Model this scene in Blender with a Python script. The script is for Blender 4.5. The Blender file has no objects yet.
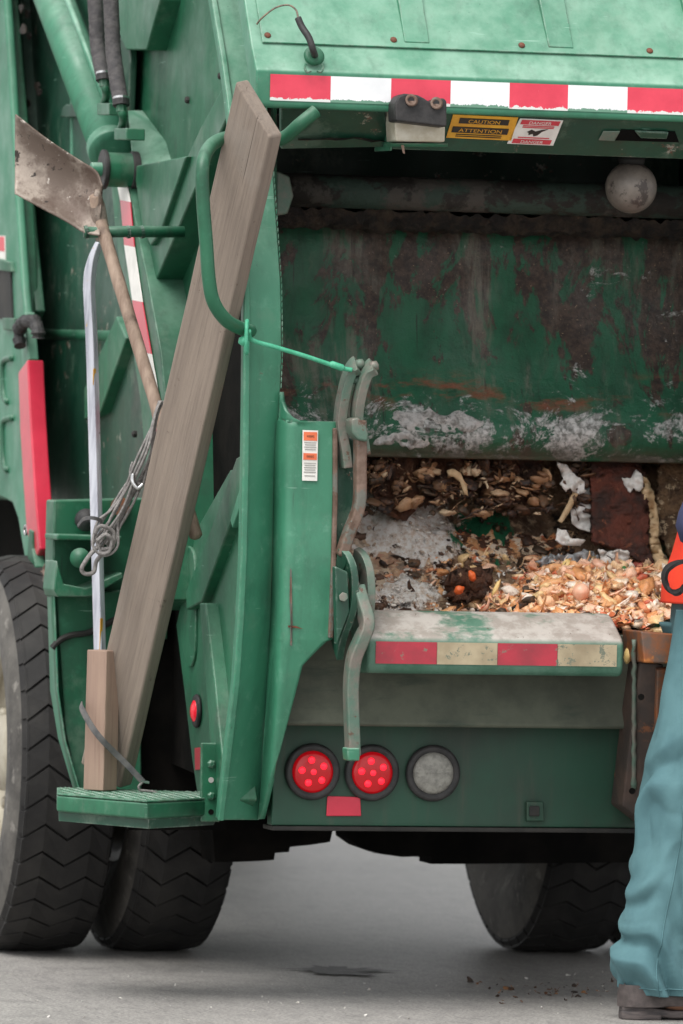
import bpy, bmesh, math, random
from math import sin, cos, pi, radians
from mathutils import Vector, Matrix, noise
random.seed(7)
scene = bpy.context.scene
col = scene.collection

# ------------------------------------------------------------------ camera
F, CX, CY = 6640.0, 341.5, 512.0
PSI, ROLL, PITCH, CAMH, DIST = radians(14.6), .022, .0084, 1.35, 16.0
fw = Vector((sin(PSI)*cos(PITCH), cos(PSI)*cos(PITCH), -sin(PITCH)))
rt = Vector((cos(PSI), -sin(PSI), 0)); up = rt.cross(fw)
ax = cos(ROLL)*rt + sin(ROLL)*up; ay = -sin(ROLL)*rt + cos(ROLL)*up
def ray(px, py): return fw + ax*((px-CX)/F) - ay*((py-CY)/F)
_r0 = ray(250, 350)
CAM = Vector((-DIST*_r0.x, -DIST*_r0.y, CAMH))
def R(px, py, Y): r = ray(px, py); return CAM + r*((Y-CAM.y)/r.y)      # point on a cross plane
def S(px, py, X): r = ray(px, py); return CAM + r*((X-CAM.x)/r.x)      # point on a lengthwise plane
def G(px, py, z=0): r = ray(px, py); return CAM + r*((z-CAM.z)/r.z)    # point on a level plane
cam = bpy.data.cameras.new('camera'); camo = bpy.data.objects.new('camera', cam); col.objects.link(camo)
cam.sensor_fit = 'VERTICAL'; cam.sensor_height = 36; cam.lens = 36*F/1024
cam.clip_start = .5; cam.clip_end = 3000
M3 = Matrix((ax, ay, -fw)).transposed().to_4x4(); M3.translation = CAM; camo.matrix_world = M3
cam.dof.use_dof = True; cam.dof.focus_distance = 16.0; cam.dof.aperture_fstop = 5.0
scene.camera = camo
# ------------------------------------------------------------------ light
SUN_EL, SUN_AZ = radians(61), radians(226)     # high behind the camera, veiled
w = bpy.data.worlds.new('World'); scene.world = w; w.use_nodes = True
nt = w.node_tree; bg = nt.nodes['Background']
sky = nt.nodes.new('ShaderNodeTexSky'); sky.sky_type = 'NISHITA'; sky.sun_disc = False
sky.sun_elevation = SUN_EL; sky.sun_rotation = SUN_AZ; sky.air_density = 1.0; sky.dust_density = 1.2; sky.ozone_density = 1
hs = nt.nodes.new('ShaderNodeHueSaturation'); hs.inputs['Saturation'].default_value = .06
nt.links.new(sky.outputs[0], hs.inputs['Color']); nt.links.new(hs.outputs[0], bg.inputs[0]); bg.inputs[1].default_value = .12
sl = bpy.data.lights.new('sun', 'SUN'); sl.energy = 1.5; sl.angle = radians(38); sl.color = (1, .965, .92)
so = bpy.data.objects.new('sun', sl); col.objects.link(so)
d = Vector((sin(SUN_AZ)*cos(SUN_EL), cos(SUN_AZ)*cos(SUN_EL), sin(SUN_EL)))
so.rotation_euler = d.to_track_quat('Z', 'Y').to_euler(); so.location = (0, -5, 12)
vs = scene.view_settings; vs.view_transform = 'Standard'; vs.look = 'None'; vs.gamma = 1; vs.use_curve_mapping = False
vs.exposure = 1.08

# ------------------------------------------------------------------ materials
def s2l(c): return tuple(((x/255)/12.92 if x/255 <= .04045 else ((x/255+.055)/1.055)**2.4) for x in c)+(1,)
class N:
    """small node-graph helper"""
    def __init__(s, name, rough=.5, metal=0, spec=.5):
        s.m = bpy.data.materials.new(name); s.m.use_nodes = True; s.t = s.m.node_tree
        s.b = s.t.nodes['Principled BSDF']; s.b.inputs['Roughness'].default_value = rough
        s.b.inputs['Metallic'].default_value = metal; s.b.inputs['Specular IOR Level'].default_value = spec
        s.co = s.t.nodes.new('ShaderNodeTexCoord')
    def L(s, a, b): s.t.links.new(a, b)
    def map(s, scale=(1, 1, 1), loc=(0, 0, 0), rot=(0, 0, 0), src='Object'):
        n = s.t.nodes.new('ShaderNodeMapping'); n.inputs['Scale'].default_value = scale
        n.inputs['Location'].default_value = loc; n.inputs['Rotation'].default_value = rot
        s.L(s.co.outputs[src], n.inputs[0]); return n.outputs[0]
    def noise(s, scale, detail=4, rough=.55, vec=None, dist=0):
        n = s.t.nodes.new('ShaderNodeTexNoise'); n.inputs['Scale'].default_value = scale
        n.inputs['Detail'].default_value = detail; n.inputs['Roughness'].default_value = rough
        n.inputs['Distortion'].default_value = dist
        s.L(vec if vec else s.co.outputs['Object'], n.inputs['Vector']); return n.outputs[0]
    def voro(s, scale, vec=None, feat='F1', out=0):
        n = s.t.nodes.new('ShaderNodeTexVoronoi'); n.feature = feat; n.inputs['Scale'].default_value = scale
        s.L(vec if vec else s.co.outputs['Object'], n.inputs['Vector']); return n.outputs[out]
    def ramp(s, v, a, b, lo=0., hi=1.):
        n = s.t.nodes.new('ShaderNodeMapRange'); n.inputs[1].default_value = a; n.inputs[2].default_value = b
        n.inputs[3].default_value = lo; n.inputs[4].default_value = hi; n.interpolation_type = 'SMOOTHSTEP'
        s.L(v, n.inputs[0]); return n.outputs[0]
    def math(s, op, a, b):
        n = s.t.nodes.new('ShaderNodeMath'); n.operation = op
        for i, x in enumerate((a, b)):
            if isinstance(x, (int, float)): n.inputs[i].default_value = x
            else: s.L(x, n.inputs[i])
        return n.outputs[0]
    def xyz(s, src='Object'):
        n = s.t.nodes.new('ShaderNodeSeparateXYZ'); s.L(s.co.outputs[src], n.inputs[0]); return n.outputs
    def mix(s, f, a, b):
        n = s.t.nodes.new('ShaderNodeMix'); n.data_type = 'RGBA'
        if isinstance(f, (int, float)): n.inputs[0].default_value = f
        else: s.L(f, n.inputs[0])
        for i, x in ((6, a), (7, b)):
            if isinstance(x, tuple): n.inputs[i].default_value = x
            else: s.L(x, n.inputs[i])
        return n.outputs[2]
    def col(s, c):
        if isinstance(c, tuple): s.b.inputs['Base Color'].default_value = c
        else: s.L(c, s.b.inputs['Base Color'])
        return s
    def rough(s, v): s.L(v, s.b.inputs['Roughness']); return s
    def bump(s, h, st=.3, dist=.01):
        n = s.t.nodes.new('ShaderNodeBump'); n.inputs['Strength'].default_value = st; n.inputs['Distance'].default_value = dist
        s.L(h, n.inputs['Height']); s.L(n.outputs[0], s.b.inputs['Normal']); return s
    def rnd(s):
        n = s.t.nodes.new('ShaderNodeNewGeometry'); return n.outputs['Random Per Island']
    def normal(s):
        n = s.t.nodes.new('ShaderNodeNewGeometry'); x = s.t.nodes.new('ShaderNodeSeparateXYZ')
        s.L(n.outputs['Normal'], x.inputs[0]); return x.outputs

M = {}
def greenpaint(name, base, dark, pale, rust=.0, dusty=.35, chip=.70, grime=.5):
    n = N(name, .42)
    a = n.ramp(n.noise(1.7, 5), .3, .7)
    c = n.mix(a, base, dark)
    c = n.mix(n.ramp(n.noise(26, 6, .7), .52, .8, 0, .45), c, pale)
    # dust film on top faces and in blotches; also paints skylight on the hood
    nz = n.normal()[2]
    du = n.math('MULTIPLY', n.ramp(nz, .15, .95), n.ramp(n.noise(9, 5, .65), .25, .75, .2, 1))
    c = n.mix(n.math('MULTIPLY', du, dusty), c, s2l((158, 190, 172)))
    # run-down grime streaks
    st = n.noise(1, 6, .65, n.map((30, 30, 2.0)))
    c = n.mix(n.ramp(st, .48, .74, 0, .75*grime), c, s2l((34, 52, 42)))
    # blotchy oily dirt
    c = n.mix(n.ramp(n.noise(3.6, 8, .72, n.map((1, 1, .7), (5, 1, 2))), .50, .66, 0, .8*grime), c, s2l((34, 50, 42)))
    c = n.mix(n.ramp(n.noise(6, 9, .75, n.map((1, 1, .8), (1, 7, 4))), .53, .64, 0, .5*grime), c, s2l((110, 128, 112)))
    # fine scratches
    sc = n.noise(1, 3, .6, n.map((7, 7, 120), (0, 0, 0), (.5, .35, .2)))
    c = n.mix(n.ramp(sc, .70, .74, 0, .5), c, s2l((150, 184, 168)))
    sc = n.noise(1, 3, .6, n.map((110, 110, 5), (2, 3, 0), (.2, -.3, .2)))
    c = n.mix(n.ramp(sc, .70, .75, 0, .45), c, s2l((36, 50, 42)))
    # chips to primer / bare rusty steel
    ch = n.ramp(n.noise(13, 9, .78), chip-.03, chip-.01)
    c = n.mix(ch, c, n.mix(n.ramp(n.noise(60), .4, .6), s2l((150, 150, 138)), s2l((84, 56, 42))))
    # paint rubbed through along the edges of the plates
    bv = n.t.nodes.new('ShaderNodeBevel'); bv.samples = 4; bv.inputs['Radius'].default_value = .007
    ge = n.t.nodes.new('ShaderNodeNewGeometry'); dt = n.t.nodes.new('ShaderNodeVectorMath'); dt.operation = 'DOT_PRODUCT'
    n.L(bv.outputs[0], dt.inputs[0]); n.L(ge.outputs['Normal'], dt.inputs[1])
    ew = n.math('MULTIPLY', n.ramp(dt.outputs['Value'], .985, .90), n.ramp(n.noise(24, 7, .75), .44, .58))
    c = n.mix(n.math('MULTIPLY', ew, .75), c, n.mix(n.ramp(n.noise(19, 5, .7), .45, .6), s2l((140, 156, 144)), s2l((74, 58, 48))))
    n.col(c).rough(n.ramp(n.noise(8, 5), .2, .8, .32, .62))
    n.bump(n.noise(11, 6, .6), .12, .006)
    M[name] = n.m
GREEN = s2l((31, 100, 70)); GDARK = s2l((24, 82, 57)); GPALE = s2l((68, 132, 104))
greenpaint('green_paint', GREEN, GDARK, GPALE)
greenpaint('faded_lit_green', s2l((62, 128, 100)), s2l((50, 114, 87)), s2l((110, 160, 138)), dusty=.9, chip=.70, grime=.3)  # paler copy of the paint: fading, plus light painted on hood and edges
greenpaint('shaded_green', s2l((25, 74, 55)), s2l((19, 58, 43)), s2l((60, 92, 78)), dusty=.4, chip=.64, grime=.7)  # darker copy of the paint: shade put into recessed and underside parts

n = N('dirty_deep_green', .55)          # lower tail panel, road grime
c = n.mix(n.ramp(n.noise(3, 6), .35, .7), s2l((27, 70, 52)), s2l((36, 46, 38)))
c = n.mix(n.ramp(n.noise(1, 6, .6, n.map((30, 30, 3))), .5, .8, 0, .5), c, s2l((72, 70, 60)))
n.col(c).bump(n.noise(20, 6), .15, .005); M['dirty_green'] = n.m

n = N('scraped_panel', .5)              # packer blade: paint worn off by rubbish, crud and scrape marks
P = n.xyz()
wp = n.noise(5.2, 9, .72, n.map((1.3, 1, .55)), .7)
wq = n.noise(9, 8, .7, n.map((1.2, 1, .5), (3, 3, 3)), .4)
c = n.mix(n.ramp(wq, .35, .7), s2l((26, 92, 64)), s2l((17, 64, 43)))
topm = n.ramp(P[2], 1.40, 1.86)
brown = n.math('ADD', n.math('ADD', n.math('MULTIPLY', wp, .7), n.math('MULTIPLY', wq, .3)), n.math('MULTIPLY', topm, .055))
bc = n.mix(n.ramp(n.noise(40, 7, .75), .35, .7), s2l((38, 30, 26)), s2l((80, 64, 54)))
bc = n.mix(n.ramp(n.noise(150, 4, .7), .64, .70), bc, s2l((164, 142, 112)))
c = n.mix(n.ramp(brown, .54, .57), c, bc)
gr = n.noise(2.6, 8, .7, n.map((1.6, 1, .7), (3, 1, 2)), .6)
gf = n.noise(1, 6, .7, n.map((40, 10, 5)))
c = n.mix(n.math('MULTIPLY', n.ramp(gr, .50, .62), n.ramp(gf, .38, .64, 0, .7)), c, s2l((112, 110, 98)))
# drip lines
c = n.mix(n.ramp(n.noise(1, 4, .6, n.map((55, 10, 1.6), (1, 0, 3))), .66, .70, 0, .7), c, s2l((26, 24, 20)))
# orange food stain line
band = n.math('MULTIPLY', n.ramp(P[2], 1.45, 1.50), n.ramp(P[2], 1.59, 1.53))
c = n.mix(n.math('MULTIPLY', band, n.ramp(n.noise(5, 6, .7, n.map((1, 1, 3))), .5, .66)), c, s2l((124, 72, 50)))
# white plaster-like scrapes, thickest toward the blade's foot
wn = n.noise(8, 9, .78, n.map((1, 1, 1.5), (0, 0, 0), (0, .5, 0)), .5)
wn2 = n.noise(1.6, 3, .5, n.map((1, 1, 1), (4.2, 0, 1)))
wm = n.math('ADD', n.math('ADD', wn, n.math('MULTIPLY', n.ramp(P[2], 1.62, 1.40), .135)), n.math('MULTIPLY', n.math('SUBTRACT', wn2, .5), .45))
wm = n.math('ADD', wm, n.math('MULTIPLY', n.ramp(P[0], .7, 1.3), .05))
wc = n.mix(n.ramp(n.noise(70, 4, .7), .35, .65), s2l((112, 114, 110)), s2l((214, 214, 212)))
c = n.mix(n.ramp(wm, .65, .71, 0, .95), c, wc)
foot = n.ramp(P[2], 1.40, 1.345)
c = n.mix(n.math('MULTIPLY', foot, n.ramp(n.noise(6, 6), .35, .55)), c, s2l((84, 80, 68)))
n.col(c).rough(n.ramp(n.noise(7, 5), .3, .7, .35, .75))
n.bump(n.math('ADD', n.noise(36, 7, .7), n.math('MULTIPLY', n.ramp(wm, .64, .8), .8)), .5, .012); M['scraped'] = n.m
n = N('grimy_roller', .7); c = n.mix(n.ramp(n.noise(9, 8, .72, n.map((.7, 1, 1))), .5, .56), s2l((36, 32, 28)), s2l((48, 66, 57)))
c = n.mix(n.ramp(n.noise(5, 7, .7, n.map((1, 1, 1), (4, 0, 0))), .52, .58), c, s2l((72, 68, 63))); n.col(c).bump(n.noise(40, 7, .7), .6, .01); M['roller'] = n.m

n = N('hopper_crud', .6)                # caked residue inside the bowl
P = n.xyz()
c = n.mix(n.ramp(n.noise(6, 7, .65), .35, .65), s2l((84, 64, 50)), s2l((150, 120, 94)))
c = n.mix(n.ramp(n.noise(45, 6, .75), .5, .62), c, s2l((176, 152, 124)))
wl = n.math('ADD', n.noise(4.5, 8, .72, n.map((1, .6, 1), (1.3, 0, .4))), n.math('MULTIPLY', n.ramp(P[0], .78, .42), .16))
def spot(x, z, r, a):
    dx = n.math('SUBTRACT', P[0], x); dz = n.math('SUBTRACT', P[2], z); q = n.math('ADD', n.math('MULTIPLY', dx, dx), n.math('MULTIPLY', dz, dz))
    return n.ramp(n.math('POWER', q, .5), r, 0, 0, a)
wl = n.math('ADD', n.math('SUBTRACT', wl, n.math('MULTIPLY', n.ramp(P[0], .85, 1.1), .1)), spot(.56, 1.16, .22, .34))
wc = n.mix(n.ramp(n.noise(60, 5, .75), .42, .68), s2l((250, 247, 242)), s2l((206, 184, 162)))
c = n.mix(n.ramp(wl, .55, .63), c, wc)
gm = n.math('MULTIPLY', n.ramp(n.noise(7, 7, .7, n.map((1, .6, .5), (7, 2, 3))), .56, .64), n.ramp(P[0], .45, .6))
gm = n.math('ADD', gm, n.ramp(n.math('ADD', n.noise(14, 7, .7, n.map((1, .6, .4))), spot(.80, 1.15, .14, .3)), .66, .72))
c = n.mix(gm, c, s2l((28, 110, 74)))
dk = n.ramp(n.noise(11, 7, .7, n.map((1, 1, 1), (3, 9, 1))), .56, .66)
c = n.mix(dk, c, s2l((38, 28, 22)))
n.col(c).rough(n.ramp(n.noise(15), .3, .7, .3, .8)); n.bump(n.noise(50, 8, .75), .9, .02); M['crud'] = n.m

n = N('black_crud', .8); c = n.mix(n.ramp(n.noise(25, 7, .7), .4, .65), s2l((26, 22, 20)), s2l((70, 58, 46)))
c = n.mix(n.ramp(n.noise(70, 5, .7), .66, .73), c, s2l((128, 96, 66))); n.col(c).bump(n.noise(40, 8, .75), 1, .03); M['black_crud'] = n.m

def tape(name, a, b, chipbase, edge=None, thr=.70):
    n = N(name, .35); c = n.mix(n.ramp(n.noise(14, 6), .3, .7), a, b)
    ch = n.noise(38, 7, .75)
    if edge is not None:        # flaking along the tape's lower edge
        u = n.t.nodes.new('ShaderNodeUVMap'); s = n.t.nodes.new('ShaderNodeSeparateXYZ'); n.L(u.outputs[0], s.inputs[0])
        ch = n.math('ADD', ch, n.ramp(s.outputs[1], edge, 0, 0, .34))
    c = n.mix(n.ramp(ch, thr, thr+.02), c, chipbase)
    n.col(c); n.b.inputs['Coat Weight'].default_value = .3; M[name] = n.m
tape('red_tape', s2l((222, 60, 84)), s2l((206, 46, 72)), s2l((214, 218, 214)), .25)
tape('white_tape', s2l((236, 236, 238)), s2l((222, 224, 226)), s2l((96, 140, 118)), .25)
tape('old_red_tape', s2l((172, 40, 58)), s2l((140, 40, 52)), s2l((120, 104, 92)), None, .60)
tape('beige_tape', s2l((172, 158, 130)), s2l((140, 126, 100)), s2l((104, 110, 94)), None, .57)
tape('red_bar_paint', s2l((200, 40, 66)), s2l((186, 32, 58)), s2l((120, 120, 112)), None, .78)

n = N('worn_lip', .5); P = n.xyz(); nz = n.normal()[2]
c = n.mix(n.ramp(n.noise(5, 7, .7), .4, .6), s2l((80, 116, 98)), s2l((54, 96, 76)))
c = n.mix(n.math('MULTIPLY', n.ramp(nz, .2, .7), n.ramp(n.noise(3.2, 8, .7, n.map((1, 1.6, 1))), .40, .5)), c, n.mix(n.ramp(n.noise(18, 7, .7), .4, .6), s2l((172, 167, 160)), s2l((146, 139, 131))))
c = n.mix(n.ramp(n.noise(55, 5, .7), .66, .7), c, s2l((74, 50, 40)))
n.col(c).bump(n.noise(24, 7, .7), .3, .008); M['lip'] = n.m

def mk(name, a, b, sc=12, rough=.5, metal=0, bump=.2, bs=30, spots=None, stretch=(1, 1, 1), bd=.006):
    n = N(name, rough, metal); c = n.mix(n.ramp(n.noise(sc, 6, .65, n.map(stretch)), .35, .65), a, b)
    if spots: c = n.mix(n.ramp(n.noise(spots[1], 6, .7), spots[2], spots[2]+.05), c, spots[0])
    n.col(c)
    if bump: n.bump(n.noise(bs, 6, .65, n.map(stretch)), bump, bd)
    M[name] = n.m
mk('rusty_steel', s2l((92, 72, 60)), s2l((122, 102, 90)), 22, .6, .2, .5, 40, spots=(s2l((104, 104, 96)), 20, .52))
mk('dark_rust', s2l((78, 62, 54)), s2l((58, 50, 46)), 9, .65, .1, .4, spots=(s2l((118, 74, 48)), 8, .6))
mk('bright_rust', s2l((142, 84, 48)), s2l((96, 84, 76)), 16, .55, .3, .3, spots=(s2l((176, 110, 58)), 11, .56))
mk('worn_hook', s2l((86, 112, 98)), s2l((122, 114, 106)), 16, .5, .2, .4, 40, spots=(s2l((96, 74, 62)), 24, .60))
mk('dark_steel', s2l((34, 34, 33)), s2l((50, 48, 45)), 10, .7, .2, .3)
mk('underbody_and_shade', s2l((13, 13, 12)), s2l((24, 22, 20)), 8, .9, 0, .3); M['underbody_and_shade'].node_tree.nodes['Principled BSDF'].inputs['Specular IOR Level'].default_value = .08  # near-black for the chassis, and painted shade for the side recesses
mk('bolt_rust', s2l((120, 72, 52)), s2l((88, 56, 44)), 60, .7, .2, .2)
mk('hose', s2l((54, 52, 54)), s2l((76, 73, 73)), 40, .75, 0, .7, 26, stretch=(1, 1, 1.5), bd=.012)
mk('black_rubber', s2l((30, 30, 31)), s2l((52, 50, 50)), 22, .6, 0, .4)
mk('chrome_ring', s2l((200, 200, 200)), s2l((160, 160, 160)), 30, .25, 1, 0)
mk('white_box', s2l((202, 198, 184)), s2l((178, 170, 150)), 18, .5, 0, .1)
mk('cable', s2l((140, 136, 133)), s2l((108, 104, 102)), 90, .6, .1, .6, 160)
mk('thin_wire', s2l((130, 110, 90)), s2l((70, 70, 66)), 60, .5, 0, 0)
mk('strap', s2l((70, 70, 72)), s2l((96, 94, 92)), 40, .7, 0, .2)
mk('globe_glass', s2l((98, 91, 85)), s2l((126, 117, 108)), 14, .45, 0, .15, spots=(s2l((66, 58, 54)), 12, .58))
mk('lens_clear', s2l((148, 146, 138)), s2l((120, 118, 112)), 60, .3, 0, .5, 120)
mk('rim_cream', s2l((170, 164, 148)), s2l((146, 138, 121)), 9, .45, 0, .1, spots=(s2l((120, 110, 96)), 22, .64))
mk('skin', s2l((198, 150, 124)), s2l((184, 134, 108)), 12, .5, 0, .05)
mk('hair', s2l((60, 44, 34)), s2l((40, 30, 24)), 40, .6, 0, .5, 60)
mk('teal_cloth', s2l((82, 119, 124)), s2l((71, 107, 113)), 7, .85, 0, .22, 420, spots=(s2l((150, 150, 128)), 9, .74), bd=.002)
mk('navy_cloth', s2l((42, 48, 78)), s2l((52, 56, 86)), 10, .9, 0, .2, 300, bd=.002)
mk('orange_cloth', s2l((226, 62, 34)), s2l((214, 52, 34)), 10, .75, 0, .1, 200, bd=.002)
mk('strap_black', s2l((30, 28, 30)), s2l((44, 42, 42)), 30, .8)
mk('boot_leather', s2l((84, 75, 73)), s2l((60, 53, 51)), 25, .6, 0, .3, 60)
mk('boot_sole', s2l((88, 80, 78)), s2l((56, 52, 53)), 20, .8, 0, .3, stretch=(1, 1, 6))
mk('sticker_white', s2l((228, 226, 220)), s2l((212, 210, 204)), 20, .4, 0, 0)
mk('sticker_orange', s2l((226, 116, 74)), s2l((214, 104, 66)), 20, .4, 0, 0)
mk('sticker_yellow', s2l((222, 166, 50)), s2l((204, 146, 44)), 20, .4, 0, 0)
mk('sticker_red', s2l((206, 66, 78)), s2l((190, 60, 70)), 20, .4, 0, 0)
mk('sticker_black', s2l((34, 32, 30)), s2l((46, 42, 36)), 20, .5, 0, 0)
mk('sticker_grey', s2l((150, 148, 144)), s2l((166, 164, 160)), 20, .5, 0, 0)
mk('grey_tri', s2l((150, 152, 150)), s2l((136, 138, 136)), 20, .5, 0, 0)
mk('cord_green', s2l((62, 160, 122)), s2l((84, 176, 142)), 60, .45, 0, .3, 120)

n = N('grey_plank', .85)               # weathered rough-sawn beam (grain runs along local z)
g = n.noise(1, 8, .72, n.map((30, 30, 1.4))); g2 = n.noise(1, 6, .72, n.map((130, 130, 3.5)))
c = n.mix(n.ramp(g, .3, .7), s2l((142, 129, 117)), s2l((122, 110, 100)))
c = n.mix(n.ramp(g2, .46, .7, 0, .35), c, s2l((84, 72, 65)))
c = n.mix(n.ramp(n.noise(5, 8, .7), .5, .7, 0, .4), c, s2l((140, 132, 124)))
c = n.mix(n.ramp(n.noise(1, 4, .6, n.map((70, 70, 1.0), (3, 1, 1))), .66, .69, 0, .8), c, s2l((60, 50, 45)))
c = n.mix(n.ramp(n.noise(14, 8, .75, n.map((1, 1, 1), (5, 2, 1))), .62, .68, 0, .8), c, s2l((78, 60, 50)))
n.col(c).bump(n.math('ADD', g2, g), .5, .006); M['grey_wood'] = n.m
n = N('brown_block', .8)
g = n.noise(1, 6, .65, n.map((30, 30, 1.5))); g2 = n.noise(1, 5, .65, n.map((110, 110, 4)))
c = n.mix(n.ramp(g, .3, .7), s2l((154, 130, 114)), s2l((138, 115, 102))); c = n.mix(n.ramp(g2, .5, .75, 0, .5), c, s2l((120, 92, 80)))
n.col(c).bump(g2, .4, .004); M['brown_wood'] = n.m
n = N('pole_wood', .7); g = n.noise(1, 6, .65, n.map((40, 40, 3)))
c = n.mix(n.ramp(g, .3, .7), s2l((158, 138, 122)), s2l((120, 100, 86))); c = n.mix(n.ramp(n.noise(16, 6), .55, .7), c, s2l((86, 70, 60)))
n.col(c).bump(g, .3, .004); M['handle_wood'] = n.m
n = N('shovel_steel', .55, .15)
c = n.mix(n.ramp(n.noise(7, 8, .7), .4, .6), s2l((160, 148, 137)), s2l((106, 92, 83)))
c = n.mix(n.ramp(n.noise(9, 8, .75, n.map((1, 1, 1), (2, 2, 2))), .5, .60, 0, .85), c, s2l((92, 76, 67)))
c = n.mix(n.ramp(n.noise(26, 8, .75), .60, .64), c, s2l((44, 36, 32)))
c = n.mix(n.ramp(n.noise(34, 7, .75, n.map((1, 1, 1), (7, 2, 2))), .62, .66), c, s2l((206, 198, 188)))
n.col(c).bump(n.noise(22, 6, .7), .3, .006); M['shovel'] = n.m
n = N('white_aluminium', .35, .25)
c = n.mix(n.ramp(n.noise(1, 5, .6, n.map((60, 60, 5))), .4, .65), s2l((190, 192, 200)), s2l((152, 154, 164)))
c = n.mix(n.ramp(n.noise(24, 6, .7), .66, .7), c, s2l((196, 160, 80))); c = n.mix(n.ramp(n.noise(40, 6, .7, n.map((1, 1, 1), (3, 0, 0))), .68, .71), c, s2l((90, 90, 92)))
n.col(c); M['alu'] = n.m

n = N('tyre_rubber', .75); P = n.xyz('Object')
c = n.mix(n.ramp(n.noise(9, 6), .35, .7), s2l((24, 23, 23)), s2l((44, 42, 40))); n.col(c).bump(n.noise(60, 6), .3, .004); M['tyre'] = n.m
n = N('tyre_sidewall', .8); P = n.xyz('Object')       # dusty, scuffed
c = n.mix(n.ramp(n.noise(5, 7, .7), .3, .65), s2l((54, 52, 50)), s2l((98, 95, 90)))
c = n.mix(n.ramp(n.noise(14, 8, .75), .55, .66, 0, .7), c, s2l((136, 132, 126)))
n.col(c).bump(n.noise(40, 6), .3, .004); M['sidewall'] = n.m

def emis(name, colr, strength, rough=.25):
    n = N(name, rough); n.col(colr); n.b.inputs['Emission Color'].default_value = colr
    n.b.inputs['Emission Strength'].default_value = strength; M[name] = n.m
emis('red_lens', s2l((168, 2, 14)), .16); emis('led', s2l((255, 24, 44)), .8); emis('marker_lens', s2l((216, 30, 48)), .25)

n = N('asphalt', .5)
c = n.mix(n.ramp(n.noise(.9, 6, .6), .3, .7), s2l((160, 157, 153)), s2l((174, 171, 166)))
c = n.mix(n.ramp(n.noise(110, 5, .75), .42, .62, 0, .75), c, s2l((82, 80, 79)))
c = n.mix(n.ramp(n.voro(75), .22, .08, 0, .7), c, s2l((176, 174, 170)))
c = n.mix(n.ramp(n.voro(60, n.map((1, 1, 1), (3, 3, 0))), .16, .06, 0, .7), c, s2l((70, 68, 68)))
c = n.mix(n.ramp(n.noise(5, 8, .75), .54, .70, 0, .45), c, s2l((90, 88, 87)))
c = n.mix(n.ramp(n.noise(22, 6, .7, n.map((1, .45, 1))), .42, .66, 0, .4), c, s2l((104, 102, 101)))
n.col(c).bump(n.noise(190, 5, .7), .35, .005); M['asphalt'] = n.m
mk('oil_stain', s2l((62, 60, 60)), s2l((86, 84, 83)), 30, .55, 0, .3, 90)

def bitmat(name, cols, rough=.55, sss=0):
    n = N(name, rough); r = n.rnd(); cr = n.t.nodes.new('ShaderNodeValToRGB'); cr.color_ramp.interpolation = 'CONSTANT'
    e = cr.color_ramp.elements; e[0].position = 0; e[0].color = s2l(cols[0]); e[1].position = 1/len(cols); e[1].color = s2l(cols[1])
    for i, c in enumerate(cols[2:], 2): x = e.new(i/len(cols)); x.color = s2l(c)
    n.L(r, cr.inputs[0])
    c = n.mix(n.ramp(n.noise(90, 6, .75), .45, .7, 0, .6), cr.outputs[0], s2l((128, 88, 60)))
    n.col(c).bump(n.noise(80, 5, .7), .4, .006); M[name] = n.m
bitmat('scraps_light', [(242, 206, 162), (248, 226, 198), (232, 174, 122), (242, 192, 150), (250, 238, 222), (224, 158, 104), (246, 200, 170), (238, 204, 150)], .38)
bitmat('scraps_orange', [(226, 146, 102), (216, 116, 80), (236, 164, 124), (204, 100, 70), (232, 168, 128), (164, 78, 70)], .45)
bitmat('scraps_dark', [(54, 38, 30), (76, 54, 40), (40, 30, 26), (96, 72, 52), (58, 48, 36)], .6)
bitmat('scraps_tan', [(176, 140, 106), (150, 112, 80), (206, 182, 150), (120, 86, 60), (190, 160, 128)], .5)
bitmat('scraps_white', [(226, 220, 210), (204, 196, 186), (236, 234, 228), (180, 166, 150)], .55)
bitmat('road_bits', [(90, 62, 44), (60, 48, 40), (130, 92, 60), (46, 40, 36)], .8)
bitmat('road_specks', [(210, 208, 204), (180, 178, 172), (225, 222, 216)], .6)
mk('bag_white', s2l((226, 224, 220)), s2l((196, 190, 182)), 16, .45, 0, .3, 30, spots=(s2l((170, 140, 104)), 14, .64))
mk('tan_strip', s2l((206, 180, 142)), s2l((178, 146, 108)), 18, .6, 0, .4, 40, spots=(s2l((110, 78, 52)), 22, .6))
mk('brown_pulp', s2l((140, 110, 80)), s2l((74, 54, 40)), 16, .6, 0, 1, 50, spots=(s2l((206, 184, 152)), 26, .56), bd=.03)
mk('rust_sheet', s2l((98, 46, 30)), s2l((48, 30, 24)), 13, .65, 0, .9, 50, spots=(s2l((128, 72, 46)), 30, .6), bd=.015)
mk('brown_flap', s2l((104, 66, 44)), s2l((50, 36, 29)), 11, .6, 0, 1, 38, spots=(s2l((188, 156, 124)), 26, .6), bd=.03)
mk('grey_foil', s2l((190, 192, 194)), s2l((140, 142, 144)), 20, .4, .2, .8, 26, spots=(s2l((90, 80, 70)), 18, .6), bd=.02)
mk('onion', s2l((240, 196, 168)), s2l((224, 160, 130)), 12, .35, 0, .1, stretch=(1, 1, 1))
mk('peel', s2l((218, 132, 90)), s2l((196, 104, 70)), 24, .45, 0, .3)
mk('orange_bit', s2l((226, 108, 50)), s2l((208, 88, 40)), 24, .45, 0, .3)
mk('pasta', s2l((238, 208, 140)), s2l((226, 186, 120)), 24, .45, 0, .2)
mk('leaf_green', s2l((60, 120, 62)), s2l((44, 96, 50)), 24, .5, 0, .3)

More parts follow.
